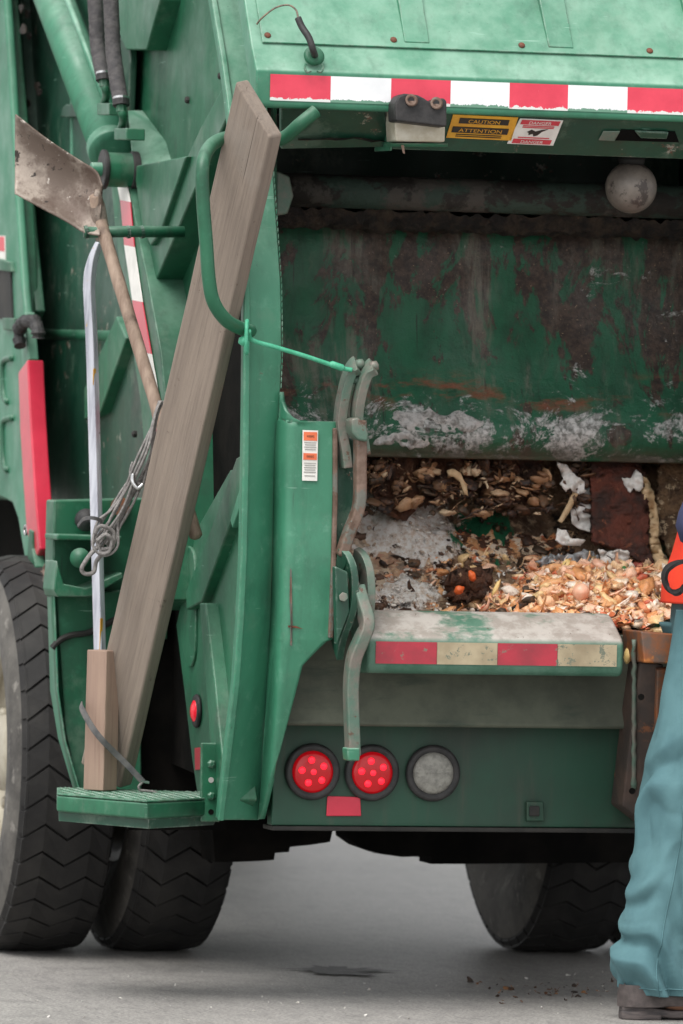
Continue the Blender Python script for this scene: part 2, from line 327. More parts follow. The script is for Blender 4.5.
# ------------------------------------------------------------------ mesh helpers
def ob(name, vs, fs, mat, parent=None, bevel=0, smooth=False, seg=2, uv=None):
    me = bpy.data.meshes.new(name); me.from_pydata([tuple(v) for v in vs], [], fs)
    bm = bmesh.new(); bm.from_mesh(me); bmesh.ops.recalc_face_normals(bm, faces=bm.faces); bm.to_mesh(me); bm.free()
    o = bpy.data.objects.new(name, me); col.objects.link(o); me.materials.append(M[mat])
    if parent: o.parent = parent
    if smooth: me.polygons.foreach_set('use_smooth', [True]*len(me.polygons))
    if bevel:
        b = o.modifiers.new('bevel', 'BEVEL'); b.width = bevel; b.segments = seg; b.limit_method = 'ANGLE'; b.angle_limit = radians(35)
        b.use_clamp_overlap = True
        me.polygons.foreach_set('use_smooth', [True]*len(me.polygons))
        wn = o.modifiers.new('wn', 'WEIGHTED_NORMAL'); wn.keep_sharp = True
    if uv:
        l = me.uv_layers.new(name='UVMap')
        for p in me.polygons:
            for li in p.loop_indices: l.data[li].uv = uv[me.loops[li].vertex_index]
    return o
def tag(o, label, cat=None, group=None, kind=None):
    if label: o['label'] = label
    if cat: o['category'] = cat
    if group: o['group'] = group
    if kind: o['kind'] = kind
    return o
def empty(name, loc=(0, 0, 0)):
    o = bpy.data.objects.new(name, None); col.objects.link(o); o.location = loc; o.empty_display_size = .1; return o
def prism(pts, dv):
    n = len(pts); dv = Vector(dv); vs = [Vector(p) for p in pts]+[Vector(p)+dv for p in pts]
    return vs, [tuple(range(n)), tuple(range(2*n-1, n-1, -1))]+[(i, (i+1) % n, n+(i+1) % n, n+i) for i in range(n)]
def box(x0, x1, y0, y1, z0, z1):
    return prism([(x0, y0, z0), (x1, y0, z0), (x1, y0, z1), (x0, y0, z1)], (0, y1-y0, 0))
def join(*gs):
    V, Fs = [], []
    for v, f in gs:
        k = len(V); V += list(v); Fs += [tuple(i+k for i in t) for t in f]
    return V, Fs
def frames(path):
    T = []
    for i in range(len(path)):
        a = path[max(i-1, 0)]; b = path[min(i+1, len(path)-1)]; T.append((Vector(b)-Vector(a)).normalized())
    return T
def tube(path, r, n=12, cap=True):
    path = [Vector(p) for p in path]; T = frames(path); rs = r if isinstance(r, (list, tuple)) else [r]*len(path)
    u = T[0].orthogonal().normalized(); V = []
    for p, t, q in zip(path, T, rs):
        u = (u-t*u.dot(t)).normalized(); v = t.cross(u)
        V += [p+(u*cos(2*pi*k/n)+v*sin(2*pi*k/n))*q for k in range(n)]
    Fs = [(i*n+k, i*n+(k+1) % n, (i+1)*n+(k+1) % n, (i+1)*n+k) for i in range(len(path)-1) for k in range(n)]
    if cap: Fs += [tuple(range(n)), tuple(range((len(path)-1)*n, len(path)*n))]
    return V, Fs
def bar(path, side, w, h):
    """rectangular section swept along a path; w along `side`, h across"""
    path = [Vector(p) for p in path]; T = frames(path); s = Vector(side).normalized(); V = []
    ws = w if isinstance(w, (list, tuple)) else [w]*len(path); hs_ = h if isinstance(h, (list, tuple)) else [h]*len(path)
    for p, t, a, b in zip(path, T, ws, hs_):
        s2 = (s-t*s.dot(t)).normalized(); q = t.cross(s2)
        V += [p+s2*a/2+q*b/2, p-s2*a/2+q*b/2, p-s2*a/2-q*b/2, p+s2*a/2-q*b/2]
    Fs = [(i*4+k, i*4+(k+1) % 4, (i+1)*4+(k+1) % 4, (i+1)*4+k) for i in range(len(path)-1) for k in range(4)]
    return V, Fs+[(0, 1, 2, 3), tuple(range(len(V)-4, len(V)))]
def smoothpath(pts, k=8):
    pts = [Vector(p) for p in pts]; out = []
    for i in range(len(pts)-1):
        p0 = pts[max(i-1, 0)]; p1 = pts[i]; p2 = pts[i+1]; p3 = pts[min(i+2, len(pts)-1)]
        for j in range(k):
            t = j/k; out.append(.5*((2*p1)+(p2-p0)*t+(2*p0-5*p1+4*p2-p3)*t*t+(3*p1-p0-3*p2+p3)*t**3))
    return out+[pts[-1]]
def lathe(prof, c, axis, n=32):
    """prof: list of (r, a) along axis from c"""
    axis = Vector(axis).normalized(); u = axis.orthogonal().normalized(); v = axis.cross(u); V = []
    for r, a in prof: V += [Vector(c)+axis*a+(u*cos(2*pi*k/n)+v*sin(2*pi*k/n))*r for k in range(n)]
    Fs = [(i*n+k, i*n+(k+1) % n, (i+1)*n+(k+1) % n, (i+1)*n+k) for i in range(len(prof)-1) for k in range(n)]
    Fs += [tuple(range(n)), tuple(range(len(V)-n, len(V)))]
    return V, Fs
def interp(tab, x):
    for (a, va), (b, vb) in zip(tab, tab[1:]):
        if a <= x <= b: return va+(vb-va)*(x-a)/(b-a)
    return tab[0][1] if x < tab[0][0] else tab[-1][1]
def Rp(pts, Y): return [R(x, y, Y) for x, y in pts]
def Sp(pts, X): return [S(x, y, X) for x, y in pts]
def plateR(name, pts, Y, th, mat, parent, bevel=.004, **k): return ob(name, *prism(Rp(pts, Y), (0, th, 0)), mat, parent, bevel, **k)
def plateS(name, pts, X, th, mat, parent, bevel=.004, **k): return ob(name, *prism(Sp(pts, X), (th, 0, 0)), mat, parent, bevel, **k)
def lettering(text, parent, org, ux, uy, width, height, mat, name='lettering', off=.0012):
    cu = bpy.data.curves.new('t', 'FONT'); cu.body = text; cu.align_x = 'CENTER'; cu.align_y = 'CENTER'
    t = bpy.data.objects.new('t', cu); col.objects.link(t); bpy.context.view_layer.update()
    me = bpy.data.meshes.new_from_object(t.evaluated_get(bpy.context.evaluated_depsgraph_get()))
    bpy.data.objects.remove(t); xs = [v.co.x for v in me.vertices]; ys = [v.co.y for v in me.vertices]
    sx = width/(max(xs)-min(xs)); sy = height/(max(ys)-min(ys)); cx = (max(xs)+min(xs))/2; cy = (max(ys)+min(ys))/2
    ux = Vector(ux).normalized(); uy = Vector(uy).normalized(); nn = ux.cross(uy)
    for v in me.vertices: v.co = Vector(org)+ux*(v.co.x-cx)*sx+uy*(v.co.y-cy)*sy+nn*off
    me.name = name; o = bpy.data.objects.new(name, me); col.objects.link(o); o.parent = parent
    me.materials.clear(); me.materials.append(M[mat]); return o

# ================================================================== ground
gv, gf = box(-1500, 1500, -1500, 1500, -.3, 0)
tag(ob('road', gv, gf, 'asphalt'), None, kind='structure')
def blob_ground(name, c, a, b, mat, rough, z, seed, label):
    vs = []; n = 90
    for k in range(n):
        t = 2*pi*k/n; q = 1+rough*noise.noise((cos(t)*2.3+seed, sin(t)*2.3, seed))+.5*rough*noise.noise((cos(t)*9+seed, sin(t)*9, seed))
        vs.append(Vector((c[0]+a*cos(t)*q, c[1]+b*sin(t)*q, z)))
    tag(ob(name, vs, [tuple(range(n))], mat), label, kind='structure')
p = G(338, 972); blob_ground('oil_stain', p, .10, .10, 'oil_stain', 1.5, .004, 3.3, 'dark oil patch on the road behind the truck')

# ================================================================== the truck
truck = empty('garbage_truck', (.8, 3.5, 0))
tag(truck, 'green rear-loading garbage truck with its hopper open and full of waste', 'garbage truck')
TRUCK_INV = Matrix.Translation((-.8, -3.5, 0))
XR = 1.60                                   # right outer face of the tailgate, left one is X = 0

# --- corner profile of the tailgate side: (py, px) seen on X = 0 -> (z, y)
cpx = [(-260, 150), (-120, 190), (0, 215), (60, 225), (103, 231), (200, 241), (292, 248), (350, 248), (453, 247), (555, 245), (620, 242), (679, 238), (750, 230), (818, 222)]
prof = sorted([(S(x, y, 0).z, S(x, y, 0).y) for y, x in cpx])
def yc(z): return interp(prof, z)
Bpx = [(-260, 188), (-120, 228), (0, 252), (60, 261), (106, 268), (184, 274), (285, 281), (350, 282), (400, 280), (453, 277), (555, 275), (620, 273), (700, 268), (760, 263), (820, 259)]
def zrow(px, py, X=0): return S(px, py, X).z
# post: folded sheet = rear face strip A-B plus outer flange
rows = [y for y in range(-240, 821, 20)]
A, B = [], []
for y in rows:
    a = S(interp(cpx, y), y, 0); A.append(a); b = R(interp(Bpx, y), y, a.y+.075*max(0, min(1, (y-330)/170))); B.append(b)
n_ = len(rows)
V = A+B+[p+Vector((0, .05, 0)) for p in B]+[p+Vector((.004, .09, 0)) for p in A]
Fs = []
for i in range(n_-1):
    for q in range(4):
        a, b = q*n_, ((q+1) % 4)*n_; Fs.append((a+i, a+i+1, b+i+1, b+i))
Fs += [tuple(q*n_ for q in range(4)), tuple(q*n_+n_-1 for q in range(4))]
post = ob('tailgate_post', V, Fs, 'faded_lit_green', truck, .004)
# weld bead down the post's inner edge
ws = []
for k in range(44):
    y = 118+k*(392-118)/44; p = R(interp(Bpx, y)+.6, y, S(interp(cpx, y), y, 0).y-.001)
    ws.append(lathe([(.0008, -.0065), (.0016, -.002), (.0016, .002), (.0008, .0065)], p, (0, 0, 1), 6))
ob('weld_bead', *join(*ws), 'faded_lit_green', post)
# outward edge strip (bright fold on the left of the post)
ob('post_edge', *bar([p+Vector((-.004, -.002, 0)) for p in A], (1, 0, 0), .016, .016), 'faded_lit_green', post, .004)
# mirror post on the right-hand side
mv = [Vector((XR-v.x, v.y, v.z)) for v in V]
ob('tailgate_post', mv, Fs, 'faded_lit_green', truck, .004)

# wing plate below the post
wr_px = [(392, 282.5), (402, 283.5), (411, 287), (418, 294), (421, 300), (421.6, 337), (470, 336.5), (520, 336), (560, 335), (600, 334), (639, 332), (641, 326), (648, 318.5), (656, 310.5), (665, 302), (700, 293), (745, 281), (780, 272), (819, 262.5)]
def foldback(y): return .075*max(0, min(1, (y-330)/170))
def wing_y(x, y):
    zz = R(x, y, 0).z; x0 = interp(Bpx, y); f = sm_(max(0, min(1, (x-x0)/12)))
    return yc(zz)-.006+(foldback(y)-.004)*(1-f)-.03*f*max(0, min(1, (y-520)/120))
def sm_(t): return t*t*(3-2*t)
wrow = sorted(set([y for y, _ in wr_px]+list(range(400, 820, 14)))); NC = 12; wv = []
for y in wrow:
    x0, x1 = interp(Bpx, y)-.5, interp(wr_px, y); wv += [R(x0+(x1-x0)*k/NC, y, wing_y(x0+(x1-x0)*k/NC, y)) for k in range(NC+1)]
wf = [(j*(NC+1)+k, j*(NC+1)+k+1, (j+1)*(NC+1)+k+1, (j+1)*(NC+1)+k) for j in range(len(wrow)-1) for k in range(NC)]
wingo = ob('wing_plate', wv, wf, 'faded_lit_green', truck, smooth=True); so_m = wingo.modifiers.new('solid', 'SOLIDIFY'); so_m.thickness = .012; so_m.offset = 0
e = [R(x, y, wing_y(x, y)-.010) for x, y in ((335, 428), (335, 500), (333.5, 560), (332, 600), (330.5, 638))]
ob('rusty_edge', *bar(e, (1, 0, 0), .012, .012), 'rusty_steel', wingo, .003)
# rust run and crack on the wing
def rect_local(c, ux, uy, w, h, off=0):
    ux = Vector(ux).normalized(); uy = Vector(uy).normalized(); nn = ux.cross(uy); c = Vector(c)+nn*off
    return [c-ux*w/2-uy*h/2, c+ux*w/2-uy*h/2, c+ux*w/2+uy*h/2, c-ux*w/2+uy*h/2], nn
def flake(name, pts, parent, mat, yo=-.0085):
    v = [R(x, y, wing_y(x, y)+yo) for x, y in pts]; return ob(name, *prism(v, (0, -.0012, 0)), mat, parent)
flake('rust_run', [(290, 568), (291.5, 570), (292, 600), (292.5, 622), (292, 646), (290, 645), (290.5, 622), (289.5, 600)], wingo, 'rusty_steel')
flake('paint_crack', [(281, 623), (289, 625.5), (296, 626), (303, 629), (296, 628), (289, 627.5)], wingo, 'bolt_rust')
# warning sticker on the wing
def sticker(name, corners, mat, parent, th=.0016):
    """corners tl,tr,br,bl -> thin plate, returns (obj, origin, ux, uy, normal, w, h)"""
    tl, tr, br, bl = [Vector(c) for c in corners]; ux = ((tr-tl)+(br-bl))/2; uy = ((tl-bl)+(tr-br))/2
    c = (tl+tr+br+bl)/4; nn = ux.cross(uy).normalized()
    o = ob(name, *prism([tl, tr, br, bl], nn*th), mat, parent)
    return o, c+nn*th, ux, uy, nn
ysk = wing_y(310, 455)-.010
o, c, ux, uy, nn = sticker('warning_sticker', Rp([(302.5, 430), (318, 430.5), (317, 481), (302, 480.5)], ysk), 'sticker_white', wingo)
W_, H_ = ux.length, uy.length
def patch(name, parent, c, ux, uy, nn, fx, fy, fw_, fh, mat, off=.0012):
    W, H = ux.length, uy.length; cc = c+ux.normalized()*fx*W+uy.normalized()*fy*H+nn*off*.2
    v, _ = rect_local(cc, ux, uy, fw_*W, fh*H); return ob(name, *prism(v, nn*off), mat, parent)
pa = patch('warning_panel', o, c, ux, uy, nn, 0, .38, .88, .17, 'sticker_orange')
lettering('WARNING', o, c+uy*.38+nn*.0013, ux, uy, W_*.5, H_*.05, 'sticker_black')
patch('warning_panel', o, c, ux, uy, nn, 0, -.02, .88, .13, 'sticker_orange')
lettering('WARNING', o, c-uy*.02+nn*.0013, ux, uy, W_*.5, H_*.05, 'sticker_black')
for k, fy in enumerate((.255, .21, .165, .12, -.15, -.195, -.24, -.285, -.33, -.40)):
    patch('text_line', o, c, ux, uy, nn, 0, fy, .7 if k % 2 else .78, .016, 'sticker_grey')

# --- side wall sheet with ribs (left), recessed behind the post
X1 = .07
sheet = [(140, -250), (200, -250), (233, 0), (250, 112), (244, 135), (222, 215), (200, 330), (182, 460), (166, 600), (60, 600), (60, 500), (48, 330), (95, 200), (98, 60)]
plateS('side_sheet', sheet, X1+.015, .012, 'green_paint', truck)
# mirrored plain sheet on the right hopper side
sm = [Vector((XR-v.x, v.y, v.z)) for v in Sp(sheet, X1)]
ob('side_sheet', *prism(sm, (-.012, 0, 0)), 'green_paint', truck)
def rib(pts_face, X, depth, mat='green_paint', name='side_rib'):
    return ob(name, *prism(Sp(pts_face, X), (depth, 0, 0)), mat, truck, .005)
# diagonal box ribs: front face traced on X=.02, running back to the sheet
rib([(224, 84), (231, 104), (229, 112), (197, 183), (155, 282), (140, 290), (138, 262), (157, 228), (180, 172), (200, 128)], .015, X1+.02)
rib([(116, 316), (126, 338), (100, 412), (84, 420), (84, 388)], .015, X1+.02)
rib([(246, 452), (246, 480), (201, 602), (186, 610), (186, 590), (214, 520), (236, 458)], .02, X1+.02)
rib([(118, -60), (160, -60), (160, 0), (146, 50), (126, 50), (112, 20)], .03, X1-.01, name='side_rib')
# lower vertical rib and its light edge, lower side plate carrying the marker lamp
rib([(199, 603), (205, 603), (214, 680), (226, 800), (219, 812), (210, 740)], .012, X1+.01, 'green_paint')
lowp = ob('lower_side_plate', *prism(Sp([(190, 560), (196, 530), (230, 470), (241, 470), (241, 690), (224, 816), (200, 812), (192, 760), (184, 690), (176, 625)], .045), (.06, 0, 0)), 'green_paint', truck, .004)
# raised pad welded on that plate
pv = smoothpath(Sp([(186, 545), (194, 560), (195, 640), (192, 664), (187, 664), (180, 640)], .038), 4)
ob('weld_pad', *prism(pv, (.01, 0, 0)), 'green_paint', lowp, .003)
ob('stiffener', *prism(Sp([(240, 486), (242, 500), (232, 528), (230, 520)], .016), (.02, 0, 0)), 'faded_lit_green', truck, .003)
# round marker lamp
mc = S(198, 711, .044)
ml = ob('marker_lamp', *lathe([(.012, 0), (.04, -.001), (.043, .004), (.04, .009), (.03, .010)], mc, (-1, 0, 0), 28), 'black_rubber', lowp, smooth=True)
ob('lens', *lathe([(.028, .006), (.026, .012), (.016, .017), (.004, .019)], mc, (-1, 0, 0), 24), 'marker_lens', ml, smooth=True)
ob('red_reflector', *prism(Sp([(194.5, 748), (202, 747), (202, 769), (195, 770)], .041), (.003, 0, 0)), 'red_bar_paint', lowp)

# second, leaning post with the red and white tape
lean = [(112, 190), (121, 190), (133, 240), (146, 300), (160, 380), (170, 450), (168, 560), (155, 560), (150, 470), (140, 400), (128, 320), (118, 250)]
lp = ob('leaning_post', *prism([S(x, y, -.01) for x, y in [(108, 150), (126, 172), (134, 215), (147, 280), (160, 350), (167, 420), (170, 600), (150, 610), (147, 480), (140, 400), (128, 320), (116, 240)]], (.15, 0, 0)), 'green_paint', truck, .004)
def tapestrip(path, X, wpx, parent, mats, th=.0025):
    """segments along a leaning path on plane X"""
    for k in range(len(path)-1):
        (xa, ya), (xb, yb) = path[k], path[k+1]
        v = [S(xa, ya, X), S(xa+wpx, ya+2, X), S(xb+wpx, yb+2, X), S(xb, yb, X)]
        ob('tape_segment', *prism(v, (-th, 0, 0)), mats[k % 2], parent, uv=None)
tapestrip([(118, 185), (121, 200), (125, 245), (133, 300), (142, 352), (150, 398), (156, 432), (158, 470), (160, 500)], -.0125, 10, lp, ('sticker_white', 'red_bar_paint'))
# plate behind it: forward side wall of the body joint, in the shaded green
plateS('joint_panel', [(20, -260), (120, -260), (130, 60), (124, 200), (140, 330), (150, 480), (140, 640), (60, 640), (40, 560), (28, 300)], .045, .02, 'shaded_green', truck)
ob('joint_rail', *bar(Sp([(26, 190), (30, 240), (38, 318)], -.02), (1, 0, 0), .03, .07), 'green_paint', truck, .006)
ob('joint_rail', *bar(Sp([(4, -60), (13, 60), (19, 130), (26, 240), (30, 330)], -.035), (1, 0, 0), .03, .12), 'green_paint', truck, .006)
ob('joint_rail', *bar(Sp([(22, -60), (27, 60), (33, 140)], .04), (1, 0, 0), .05, .1), 'shaded_green', truck, .006)
ob('cross_tube', *tube(Sp([(36, 334), (126, 336)], .06), .021, 14), 'green_paint', truck, smooth=True)
ob('brake_line', *tube(smoothpath(Sp([(74, 215), (76, 250), (79, 285), (84, 322)], .085), 6), .005, 8), 'green_paint', truck, smooth=True)
ob('gusset_plate', *prism(Sp([(66, 84), (70, 160), (96, 165), (96, 190), (30, 190), (28, 126)], .06), (.01, 0, 0)), 'shaded_green', truck, .003)
ob('gusset_edge', *tube(Sp([(28, 124), (66, 85)], .055), .008, 8), 'green_paint', truck)
sp_ = ob('stop_plate', *prism(Sp([(62, 108), (66, 104), (80, 106), (80, 113), (76, 117), (60, 117)], .02), (.05, 0, 0)), 'shaded_green', truck, .003)
ob('stop_rod', *tube(Sp([(72, 90), (72.5, 165)], .045), .006, 8), 'faded_lit_green', sp_)

for (px, py, r_, Xg) in ((22, 8, 4, -.055), (28, 14, 5, .012), (24, 30, 6, -.055), (30, 36, 4, .012), (38, 86, 5, .02), (40, 92, 4, .02), (10, 70, 5, -.055), (12, 82, 3.5, -.055), (9, 112, 4, -.055), (29, 103, 4, .012)):
    vv_ = [(px+r_*(.55+.5*noise.noise((k*1.3, px, 0)))*cos(k*pi/6)*.9, py+r_*1.5*(.6+.7*noise.noise((k*1.1, py, 3)))*sin(k*pi/6)) for k in range(12)]
    ob('grime_patch', *prism(Sp(vv_, Xg), (-.004, 0, 0)), 'black_crud', truck)
# body side at the far left
bodyY0 = S(22, 300, -.08).y
bodyL = ob('body_side', *prism(Sp([(-1200, -900), (-20, -900), (0, -60), (8, 60), (16, 200), (22, 290), (26, 330), (30, 380), (40, 545), (44, 600), (38, 596), (30, 592), (24, 556), (18, 520), (12, 503), (0, 497), (-500, 470), (-1200, 450)], -.08), (.025, 0, 0)), 'faded_lit_green', truck, .008)
for k, (y0, y1) in enumerate(((358, 402), (418, 470))):
    ob('pressed_slot', *tube(smoothpath(Sp([(13, y0), (5, y0+2), (3, y0+12), (4, y1-6), (8, y1)], -.082), 4), .009, 8), 'green_paint', bodyL, smooth=True)
ob('latch_pocket', *prism(Sp([(-3, 266), (8, 268), (10, 270), (12, 318), (4, 320), (-3, 318)], -.086), (.012, 0, 0)), 'dark_steel', bodyL)
ob('pocket_rim', *prism(Sp([(-4, 258), (10, 262), (11, 272), (-4, 270)], -.092), (.016, 0, 0)), 'green_paint', bodyL, .003)
ob('pocket_rim', *prism(Sp([(2, 318), (14, 318), (14, 330), (3, 330)], -.092), (.016, 0, 0)), 'green_paint', bodyL, .003)
o, c, ux, uy, nn = sticker('body_sticker', Sp([(-6, 235), (5.5, 236), (6, 265), (-5, 264)], -.0805), 'sticker_white', bodyL)
patch('sticker_panel', o, c, ux, uy, nn, 0, .22, .9, .5, 'sticker_red')

# red latch bar on the joint
rb = ob('red_latch_bar', *bar(Sp([(31, 366), (33, 420), (36, 470), (39.5, 520), (42, 556)], -.10), (1, 0, 0), [.046]*4+[.03], [.12, .13, .13, .13, .09]), 'red_bar_paint', truck, .005)
ob('bar_stem', *bar(Sp([(27, 318), (29, 345), (31, 367)], -.09), (1, 0, 0), .03, .08), 'faded_lit_green', rb, .005)
tt = [S(x, y, 0) for x, y in ((40, 521), (51, 518), (51, 527))]
gpth = smoothpath(Sp([(20, 346), (19, 332), (23, 323), (29, 321), (35, 323), (38, 331), (38, 338)], -.125), 6)
ob('grease_clump', *tube(gpth, [.017+.009*noise.noise((i*.55, 2, 0))+.006*noise.noise((i*1.7, 5, 0)) for i in range(len(gpth))], 11), 'black_rubber', rb)
# shackle and chain hardware beneath the bar
ob('clevis', *bar(Sp([(36, 530), (35, 552), (38, 572), (38, 588)], -.11), (1, 0, 0), .03, [.05, .06, .07, .03]), 'green_paint', rb, .004)
ob('clevis_pin', *tube(Sp([(36, 584), (37, 602)], -.11), .007, 8), 'bolt_rust', rb)
ob('eye_ring', *tube([S(26, 530, -.12)+Vector((0, .02*cos(t), .012*sin(t))) for t in [k*pi/8 for k in range(17)]], .004, 6), 'chrome_ring', rb, smooth=True)
for px, py in ((42, 578), (45, 590), (47, 570)):
    ob('chain_link', *tube([S(px, py, -.115)+Vector((.004*sin(t), .035*cos(t)+.01*sin(t), .016*sin(t))) for t in [k*pi/8 for k in range(17)]], .005, 6), 'rusty_steel', rb, smooth=True)
rows3 = [S(30+k*8.5, 534+9*sin(k/7*pi)+k*.4, -.12+k*.012) for k in range(8)]
ob('safety_wire', *tube(smoothpath(rows3, 4), .002, 6), 'chrome_ring', rb, smooth=True)

# lower bracket and hinge housing behind pole
lb = ob('hinge_bracket', *prism(Rp([(54, 500), (150, 498), (168, 520), (168, 640), (52, 596)], 1.16), (0, .1, 0)), 'green_paint', truck, .006)
ob('hinge_shelf', *prism(Rp([(57, 534), (122, 536), (122, 541), (57, 540)], 1.02), (0, .15, 0)), 'green_paint', lb, .004)
ob('hinge_shelf', *prism(Rp([(57, 560), (64, 584), (86, 588), (122, 572), (124, 578), (90, 597), (58, 597), (54, 590)], 1.03), (0, .14, 0)), 'green_paint', lb, .004)
ob('hinge_barrel', *tube([R(80, 558, 1.0), R(80, 558, 1.17)], .026, 18), 'green_paint', lb, smooth=True)
ob('rust_boss', *tube([R(120, 506, 1.10), R(120, 506, 1.18)], .024, 16), 'bright_rust', lb)
ob('rubber_stop', *lathe([(.004, -.03), (.026, -.02), (.03, 0), (.026, .02), (.004, .03)], R(86, 520, 1.12), (0, -1, 0), 14), 'black_rubber', lb, smooth=True)
# lower fender plate (forward of the step)
fp = ob('fender_plate', *prism(Rp([(52, 594), (70, 596), (120, 590), (140, 596), (142, 815), (82, 815), (76, 792), (64, 740), (57, 690)], 1.12), (0, .03, 0)), 'green_paint', truck, .005)
ob('fender_flange', *prism([R(52, 560, 1.11), R(57, 690, 1.11), R(64, 740, 1.11), R(80, 795, 1.11), R(75, 795, 1.30), R(58, 738, 1.30), R(50, 690, 1.30), R(46, 560, 1.30)], (.006, 0, 0)), 'faded_lit_green', fp, .004)
ob('fender_seam', *tube(smoothpath(Rp([(52, 648), (60, 640), (72, 635), (90, 632), (118, 618)], 1.115), 5), .008, 8), 'dark_steel', fp)

ob('recess_shade_sheet', *prism(Rp([(128, 590), (225, 590), (225, 830), (128, 830)], 1.2), (0, .02, 0)), 'underbody_and_shade', truck)  # added dark sheet, its colour stands in for the cavity's shade
# hydraulic lift cylinder, top left
c0, c1 = S(-6, -160, -.02), S(110, 148, -.02)
cyl = ob('hydraulic_cylinder', *tube([c0, c1], .054, 32), 'faded_lit_green', truck, smooth=False)
cyl.data.polygons.foreach_set('use_smooth', [len(p.vertices) == 4 for p in cyl.data.polygons])
dcyl = (c1-c0).normalized()
ob('cylinder_collar', *lathe([(.045, -.02), (.061, -.018), (.061, .02), (.04, .032)], c1, dcyl, 28), 'faded_lit_green', cyl, .003)
ob('cylinder_line', *tube([S(45, -60, -.06), S(108, 108, -.06)], .009, 10), 'faded_lit_green', cyl, smooth=True)
pc = S(119, 170, -.035)
ob('clevis_eye', *tube([pc+Vector((-.035, 0, 0)), pc+Vector((.035, 0, 0))], .045, 24), 'green_paint', cyl, .004)
ob('clevis_washer', *tube([pc+Vector((-.047, 0, 0)), pc+Vector((-.034, 0, 0))], .052, 24), 'black_rubber', cyl, .003)
ob('clevis_washer', *tube([pc+Vector((.03, 0, 0)), pc+Vector((.05, 0, 0))], .05, 24), 'black_rubber', cyl, .003)
ob('clevis_pin', *tube([pc+Vector((-.075, 0, 0)), pc+Vector((-.04, 0, 0))], .018, 14), 'faded_lit_green', cyl, .003)
for xs, ye, rr in (((91, -60, 97, 30, 104, 79), 79, .0155), ((108, -60, 113, 40, 121, 104), 104, .0155)):
    pth = smoothpath([S(xs[0], xs[1], -.09), S(xs[2]-1, xs[3]-15, -.09), S(xs[2]+1, xs[3]+18, -.09), S(xs[4], xs[5], -.09)], 12)
    rad = [rr*(1.32+.10*noise.noise((i*.9, ye, 0))) for i in range(len(pth))]
    hz = ob('hydraulic_hose', *tube(pth, rad, 16), 'hose', truck, smooth=True)
    e = pth[-1]; t = Vector((.0, -.12, -.5)).normalized(); x, y = xs[4], xs[5]
    ob('hose_clamp', *tube([e-t*.012, e+t*.004], rr*1.42, 16), 'black_rubber', hz)
    ob('clamp_ring', *tube([e+t*-.018, e-t*.010], rr*1.36, 16), 'chrome_ring', hz)
    ob('hose_fitting', *tube([e, e+t*.022], .0135, 6), 'green_paint', hz, .002)
    ob('hose_fitting', *tube(smoothpath([e+t*.02, S(x+2, y+12, -.085), S(x+2, y+18, -.07), S(x, y+24, -.055)], 4), .0105, 12), 'green_paint', hz, smooth=True)
    ob('fitting_block', *prism(Sp([(x-7, y+24), (x+5, y+24), (x+5, y+36), (x-7, y+36)], -.08), (.05, 0, 0)), 'green_paint', hz, .003)
# bracket for the cylinder foot
fb = ob('foot_bracket', *prism(Sp([(133, 166), (186, 156), (160, 232), (150, 246), (142, 226)], .0), (.13, 0, 0)), 'green_paint', truck, .005)
ob('bracket_top', *prism([S(128, 110, .02), S(150, 110, .12), S(186, 157, .12), S(133, 166, -.005)], (0, 0, -.008)), 'faded_lit_green', fb, .002)
ob('fold_strip', *bar(Sp([(140, 40), (148, 80), (152, 112)], .13), (1, 0, 0), .03, .05), 'faded_lit_green', truck, .004)
# peg the shovel hangs on
peg = ob('shovel_peg', *tube(Rp([(84, 232.5), (128, 231.5), (184, 232)], .74), .0145, 14), 'green_paint', truck, smooth=True)
for px in (86, 128, 142):
    ob('peg_collar', *tube(Rp([(px-1.5, 232.2), (px+1.5, 231.8)], .74), .0165, 14), 'shaded_green', peg)
# small studs on the sheet
for px, py in ((221, 76), (188, 100), (216, 121), (160, 366), (135, 434), (157, 377), (246, 395)):
    ob('stud', *lathe([(.009, -.004), (.009, .004), (.006, .008)], S(px, py, .0 if px < 165 else .083), (-1, 0, 0), 8), 'dark_steel', truck)

# --- hood over the hopper
YS = -.05
zb = R(300, 103, YS).z
def RZ(px, py, Y): return R(px, py, Y)
def edge(tab, Y):      # left and right world points of an image line, run across the full width
    (x0, y0), (x1, y1) = tab; a = R(x0, y0, Y); return a.z
X0, X1R = R(268, 88, YS).x-.03, XR-.06
zl = lambda x, y, Y: R(x, y, Y).z
z_st, z_sb = zl(400, 80, YS), zl(400, 107, YS)          # tape band
z_seam = zl(400, 48.5, .01); z_top = zl(400, -40, .22)
hoodpts = [(YS+.004, z_sb-.012), (YS, z_sb), (YS, z_st+.012), (YS+.012, z_st+.022), (.01, z_seam-.004), (.45, z_top+.38), (.45, z_top+.30), (.06, z_seam-.04), (YS+.05, z_sb+.03), (YS+.03, z_sb-.012)]
hv = [Vector((X0, y, z)) for y, z in hoodpts]
hood = ob('hood', *prism(hv, (X1R-X0, 0, 0)), 'faded_lit_green', truck, .005)
